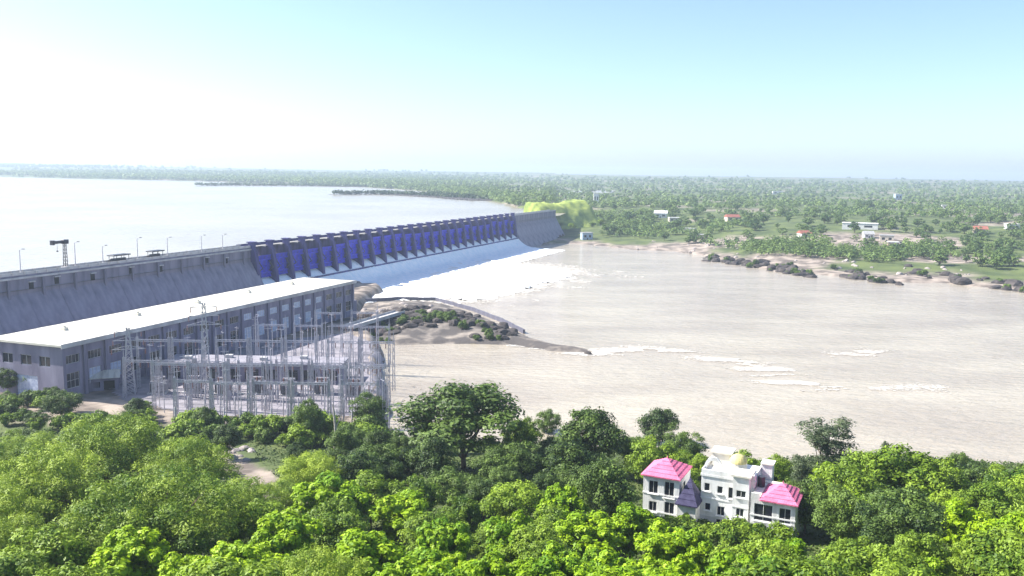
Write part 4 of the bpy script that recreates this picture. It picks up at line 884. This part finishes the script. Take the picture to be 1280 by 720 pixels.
# fill between them
rng2 = np.random.default_rng(21); n_fill = 0
vc = hl * .5 + hr * .5
fY = 52 + 158 * rng2.random(6000) ** 1.15; fX = rng2.uniform(-.64, .64, 6000) * fY; fZ = height(fX, fY); fG = fbm(fX, fY, 40)
for X, Y, gz, g_ in zip(fX, fY, fZ, fG):
    px, py0 = proj((X, Y, gz))
    if px < 500 and Y > 190: continue
    if Y > 203: continue
    if abs(X + 54 + (Y - 175) * .5) < 6 and 145 < Y < 215: continue
    if 275 < px < 345 and 135 < Y < 175: continue
    kind = 'lime' if Y < 98 and 300 < px < 900 and g_ > -.3 else 'mid' if px > 900 or Y < 110 or g_ > -.05 else 'dark'
    if px < 420 and 70 < Y < 165: kind = 'feather' if rng2.random() < .45 else 'mid'
    if px < 420 and Y <= 70: kind = 'lime' if rng2.random() < .5 else 'mid'
    if px > 1000 and rng2.random() < .3: kind = 'lime' if rng2.random() < .7 else 'dark'
    h = rng2.uniform(5.5, 10.5) if kind != 'feather' else rng2.uniform(8, 11)
    if Y > 165: h *= .8
    top = proj((X, Y, gz + h)); R = PROTO[kind][0][3] * h / PROTO[kind][0][2]; rp2 = R / Y * FPX
    if top[0] + rp2 > 800 and top[0] - rp2 < 1004 and Y < 152 and top[1] < (655 if top[0] < 880 else 675): continue
    d_ = np.array([X, Y]) - hl; lx = d_ @ np.array([math.cos(HA), math.sin(HA)]); ly = d_ @ np.array([-math.sin(HA), math.cos(HA)])
    if -R - 1 < lx < 25 + R and -6 - R < ly < 12 + R: continue
    lim = np.interp(px, [0, 140, 200, 400, 440, 640, 800, 1000, 1280], [500, 512, 512, 545, 505, 520, 545, 570, 575])
    if top[1] < lim: continue
    if any((X - a) ** 2 + (Y - b) ** 2 < ((R + c) * .76) ** 2 for a, b, c in placed): continue
    z_ = ('on the lower slope near the water' if Y > 160 else 'halfway down the slope' if Y > 100 else 'high on the slope') + (' beyond the villa' if px > 960 else ' below the powerhouse' if px < 430 else ' facing the river')
    n1 = dict(dark='dark green broadleaf tree', mid='mid green leafy tree', lime='bright yellow-green young tree', feather='feathery light green tree')[kind]
    sz = 'low ' if h < 7.4 else 'tall ' if h > 8.7 else 'medium '; nn_ = min(range(len(KEY)), key=lambda i: (placed[i][0] - X) ** 2 + (placed[i][1] - Y) ** 2); z_ += ', ' + ('downhill' if Y > placed[nn_][1] + 4 else 'uphill' if Y < placed[nn_][1] - 4 else 'level') + (' from the ' if abs(Y - placed[nn_][1]) > 4 else ' with the ') + SHORT[nn_]; n1 = sz + n1
    tree(dict(dark='broadleaf_tree', mid='leafy_tree', lime='young_tree', feather='feathery_tree')[kind], kind, X, Y, n1 + z_[z_.index(','):], n1 + 's' + z_[z_.index(','):], h / PROTO[kind][0][2], wide=rng2.uniform(.9, 1.15)); placed.append((X, Y, R)); n_fill += 1
    if n_fill > 170: break
# shrubs round the villa and along the pad edge
for i in range(26):
    lx = rng2.uniform(-2, 25); ly = rng2.uniform(-9, -4.5); x = hl[0] + lx * math.cos(HA) - ly * math.sin(HA); y = hl[1] + lx * math.sin(HA) + ly * math.cos(HA)
    tree('garden_shrub', 'bush', x, y, 'round green shrub in front of the white villa', 'shrubs in front of the villa', rng2.uniform(.6, 1.2), cat='shrub')
for lx, ly in ((9.6, .6), (10.8, .3), (12.0, .2), (12.8, -.6)):
    x = hl[0] + lx * math.cos(HA) - ly * math.sin(HA); y = hl[1] + lx * math.sin(HA) + ly * math.cos(HA)
    tree('garden_shrub', 'dull_bush', x, y, 'dark shrub in the forecourt of the villa, under the centre windows', 'forecourt shrubs of the villa', 1.0, HZ - .6, cat='shrub')
for i in range(46):
    Y = rng2.uniform(206, 222); X = (rng2.uniform(150, 500) - 640) / FPX * Y
    tree('shrub', ('bush', 'dull_bush')[i % 2], X, Y, ('bright', 'dark')[i % 2] + ' green shrub along the edge of the switchyard', ('bright', 'dark')[i % 2] + ' shrubs along the switchyard edge', rng2.uniform(.9, 1.8), cat='shrub')
for i in range(44):
    Y = rng2.uniform(212, 246); px = rng2.uniform(-20, 170); X = (px - 640) / FPX * Y
    if abs(px - 122) < 36 and Y > 226: continue
    k_ = ('dark', 'mid', 'bush', 'dull_bush')[i % 4]; big = i % 4 < 2
    tree('broadleaf_tree' if big else 'shrub', k_, X, Y, ('low dark tree', 'low mid green tree', 'bright green shrub', 'dark green shrub')[i % 4] + ' at the foot of the powerhouse end wall', ('dark trees', 'green trees', 'bright shrubs', 'dark shrubs')[i % 4] + ' by the powerhouse end', rng2.uniform(.35, .55) if big else rng2.uniform(.8, 1.4), cat='tree' if big else 'shrub')
# bare pale trunk by the switchyard
x, y = spot(418, 505, 11); e = empty('bare_tree', (x, y, ground(x, y)), 0, label='bare pale tree trunk in front of the switchyard', cat='tree')
MB().bar((0, 0, -1), (.2, 0, 5), .42, .34, 8).bar((.2, 0, 5), (-.2, .1, 9.5), .34, .2, 8).bar((-.2, .1, 9.5), (-.5, 0, 11), .2, .06, 7).build('trunk', PALEBARK, e)
MB().bar((.2, 0, 5), (1.6, .3, 8.2), .16, .05, 6).bar((0, 0, 7.5), (-1.5, .2, 10), .13, .04, 6).build('branch', PALEBARK, e)
# pale rubble by the track
for i in range(16):
    p = P(rng2.uniform(285, 325), rng2.uniform(535, 575), 8); Y = p[1]; x = p[0]; rock(x, Y, ground(x, Y), rng2.uniform(.5, 1.4), 'pinkish pale boulder in the bare gully beside the dirt track', 'boulders beside the dirt track', True)

# undergrowth on the slope
def undergrowth():
    g = np.random.default_rng(4); n = 90000; Y = 40 + 178 * g.random(n) ** .9; X = g.uniform(-.66, .66, n) * Y
    keep = (fbm(X, Y, 12) > -.35) & ((np.abs(X + 54 + (Y - 175) * .5) > 4.5) | (Y < 140)); d_ = np.stack([X, Y], 1) - hl; lx = d_ @ np.array([math.cos(HA), math.sin(HA)]); ly = d_ @ np.array([-math.sin(HA), math.cos(HA)])
    keep &= ~((lx > -1) & (lx < 25) & (ly > -4.5) & (ly < 11)); X = X[keep]; Y = Y[keep]; Z = height(X, Y)
    hh = (.1 + 1.6 * np.maximum(fbm(X, Y, 7) + .3, 0)) * g.random(len(X)); c = np.stack([X, Y, Z + hh], 1)
    v, q = leaves(c, np.tile([0, 0, 1.0], (len(X), 1)), .34, .5, .6, g)
    o = link('undergrowth', np_mesh('undergrowth', v, q, LEAF['scrub'], np.repeat(np.clip(.5 + fbm(X, Y, 9) + g.normal(0, .2, len(X)), 0, 1), 4))); tag(o, 'low green undergrowth covering the near slope between the trees', 'undergrowth', kind='stuff')
undergrowth()

# ------------------------------------------------------------------ haze
hm = bpy.data.materials.new('haze'); hm.use_nodes = True; n = hm.node_tree.nodes; n.remove(n['Principled BSDF']); pv = n.new('ShaderNodeVolumePrincipled')
pv.inputs['Color'].default_value = (.72, .86, 1.0, 1); pv.inputs['Density'].default_value = HAZE; pv.inputs['Anisotropy'].default_value = .2
hm.node_tree.links.new(pv.outputs[0], n['Material Output'].inputs['Volume'])
o = MB().box(-9700, 9700, -60, 11300, -5, 150).build('haze', hm); tag(o, 'thin bluish haze hanging over river and forest', 'haze', kind='stuff')
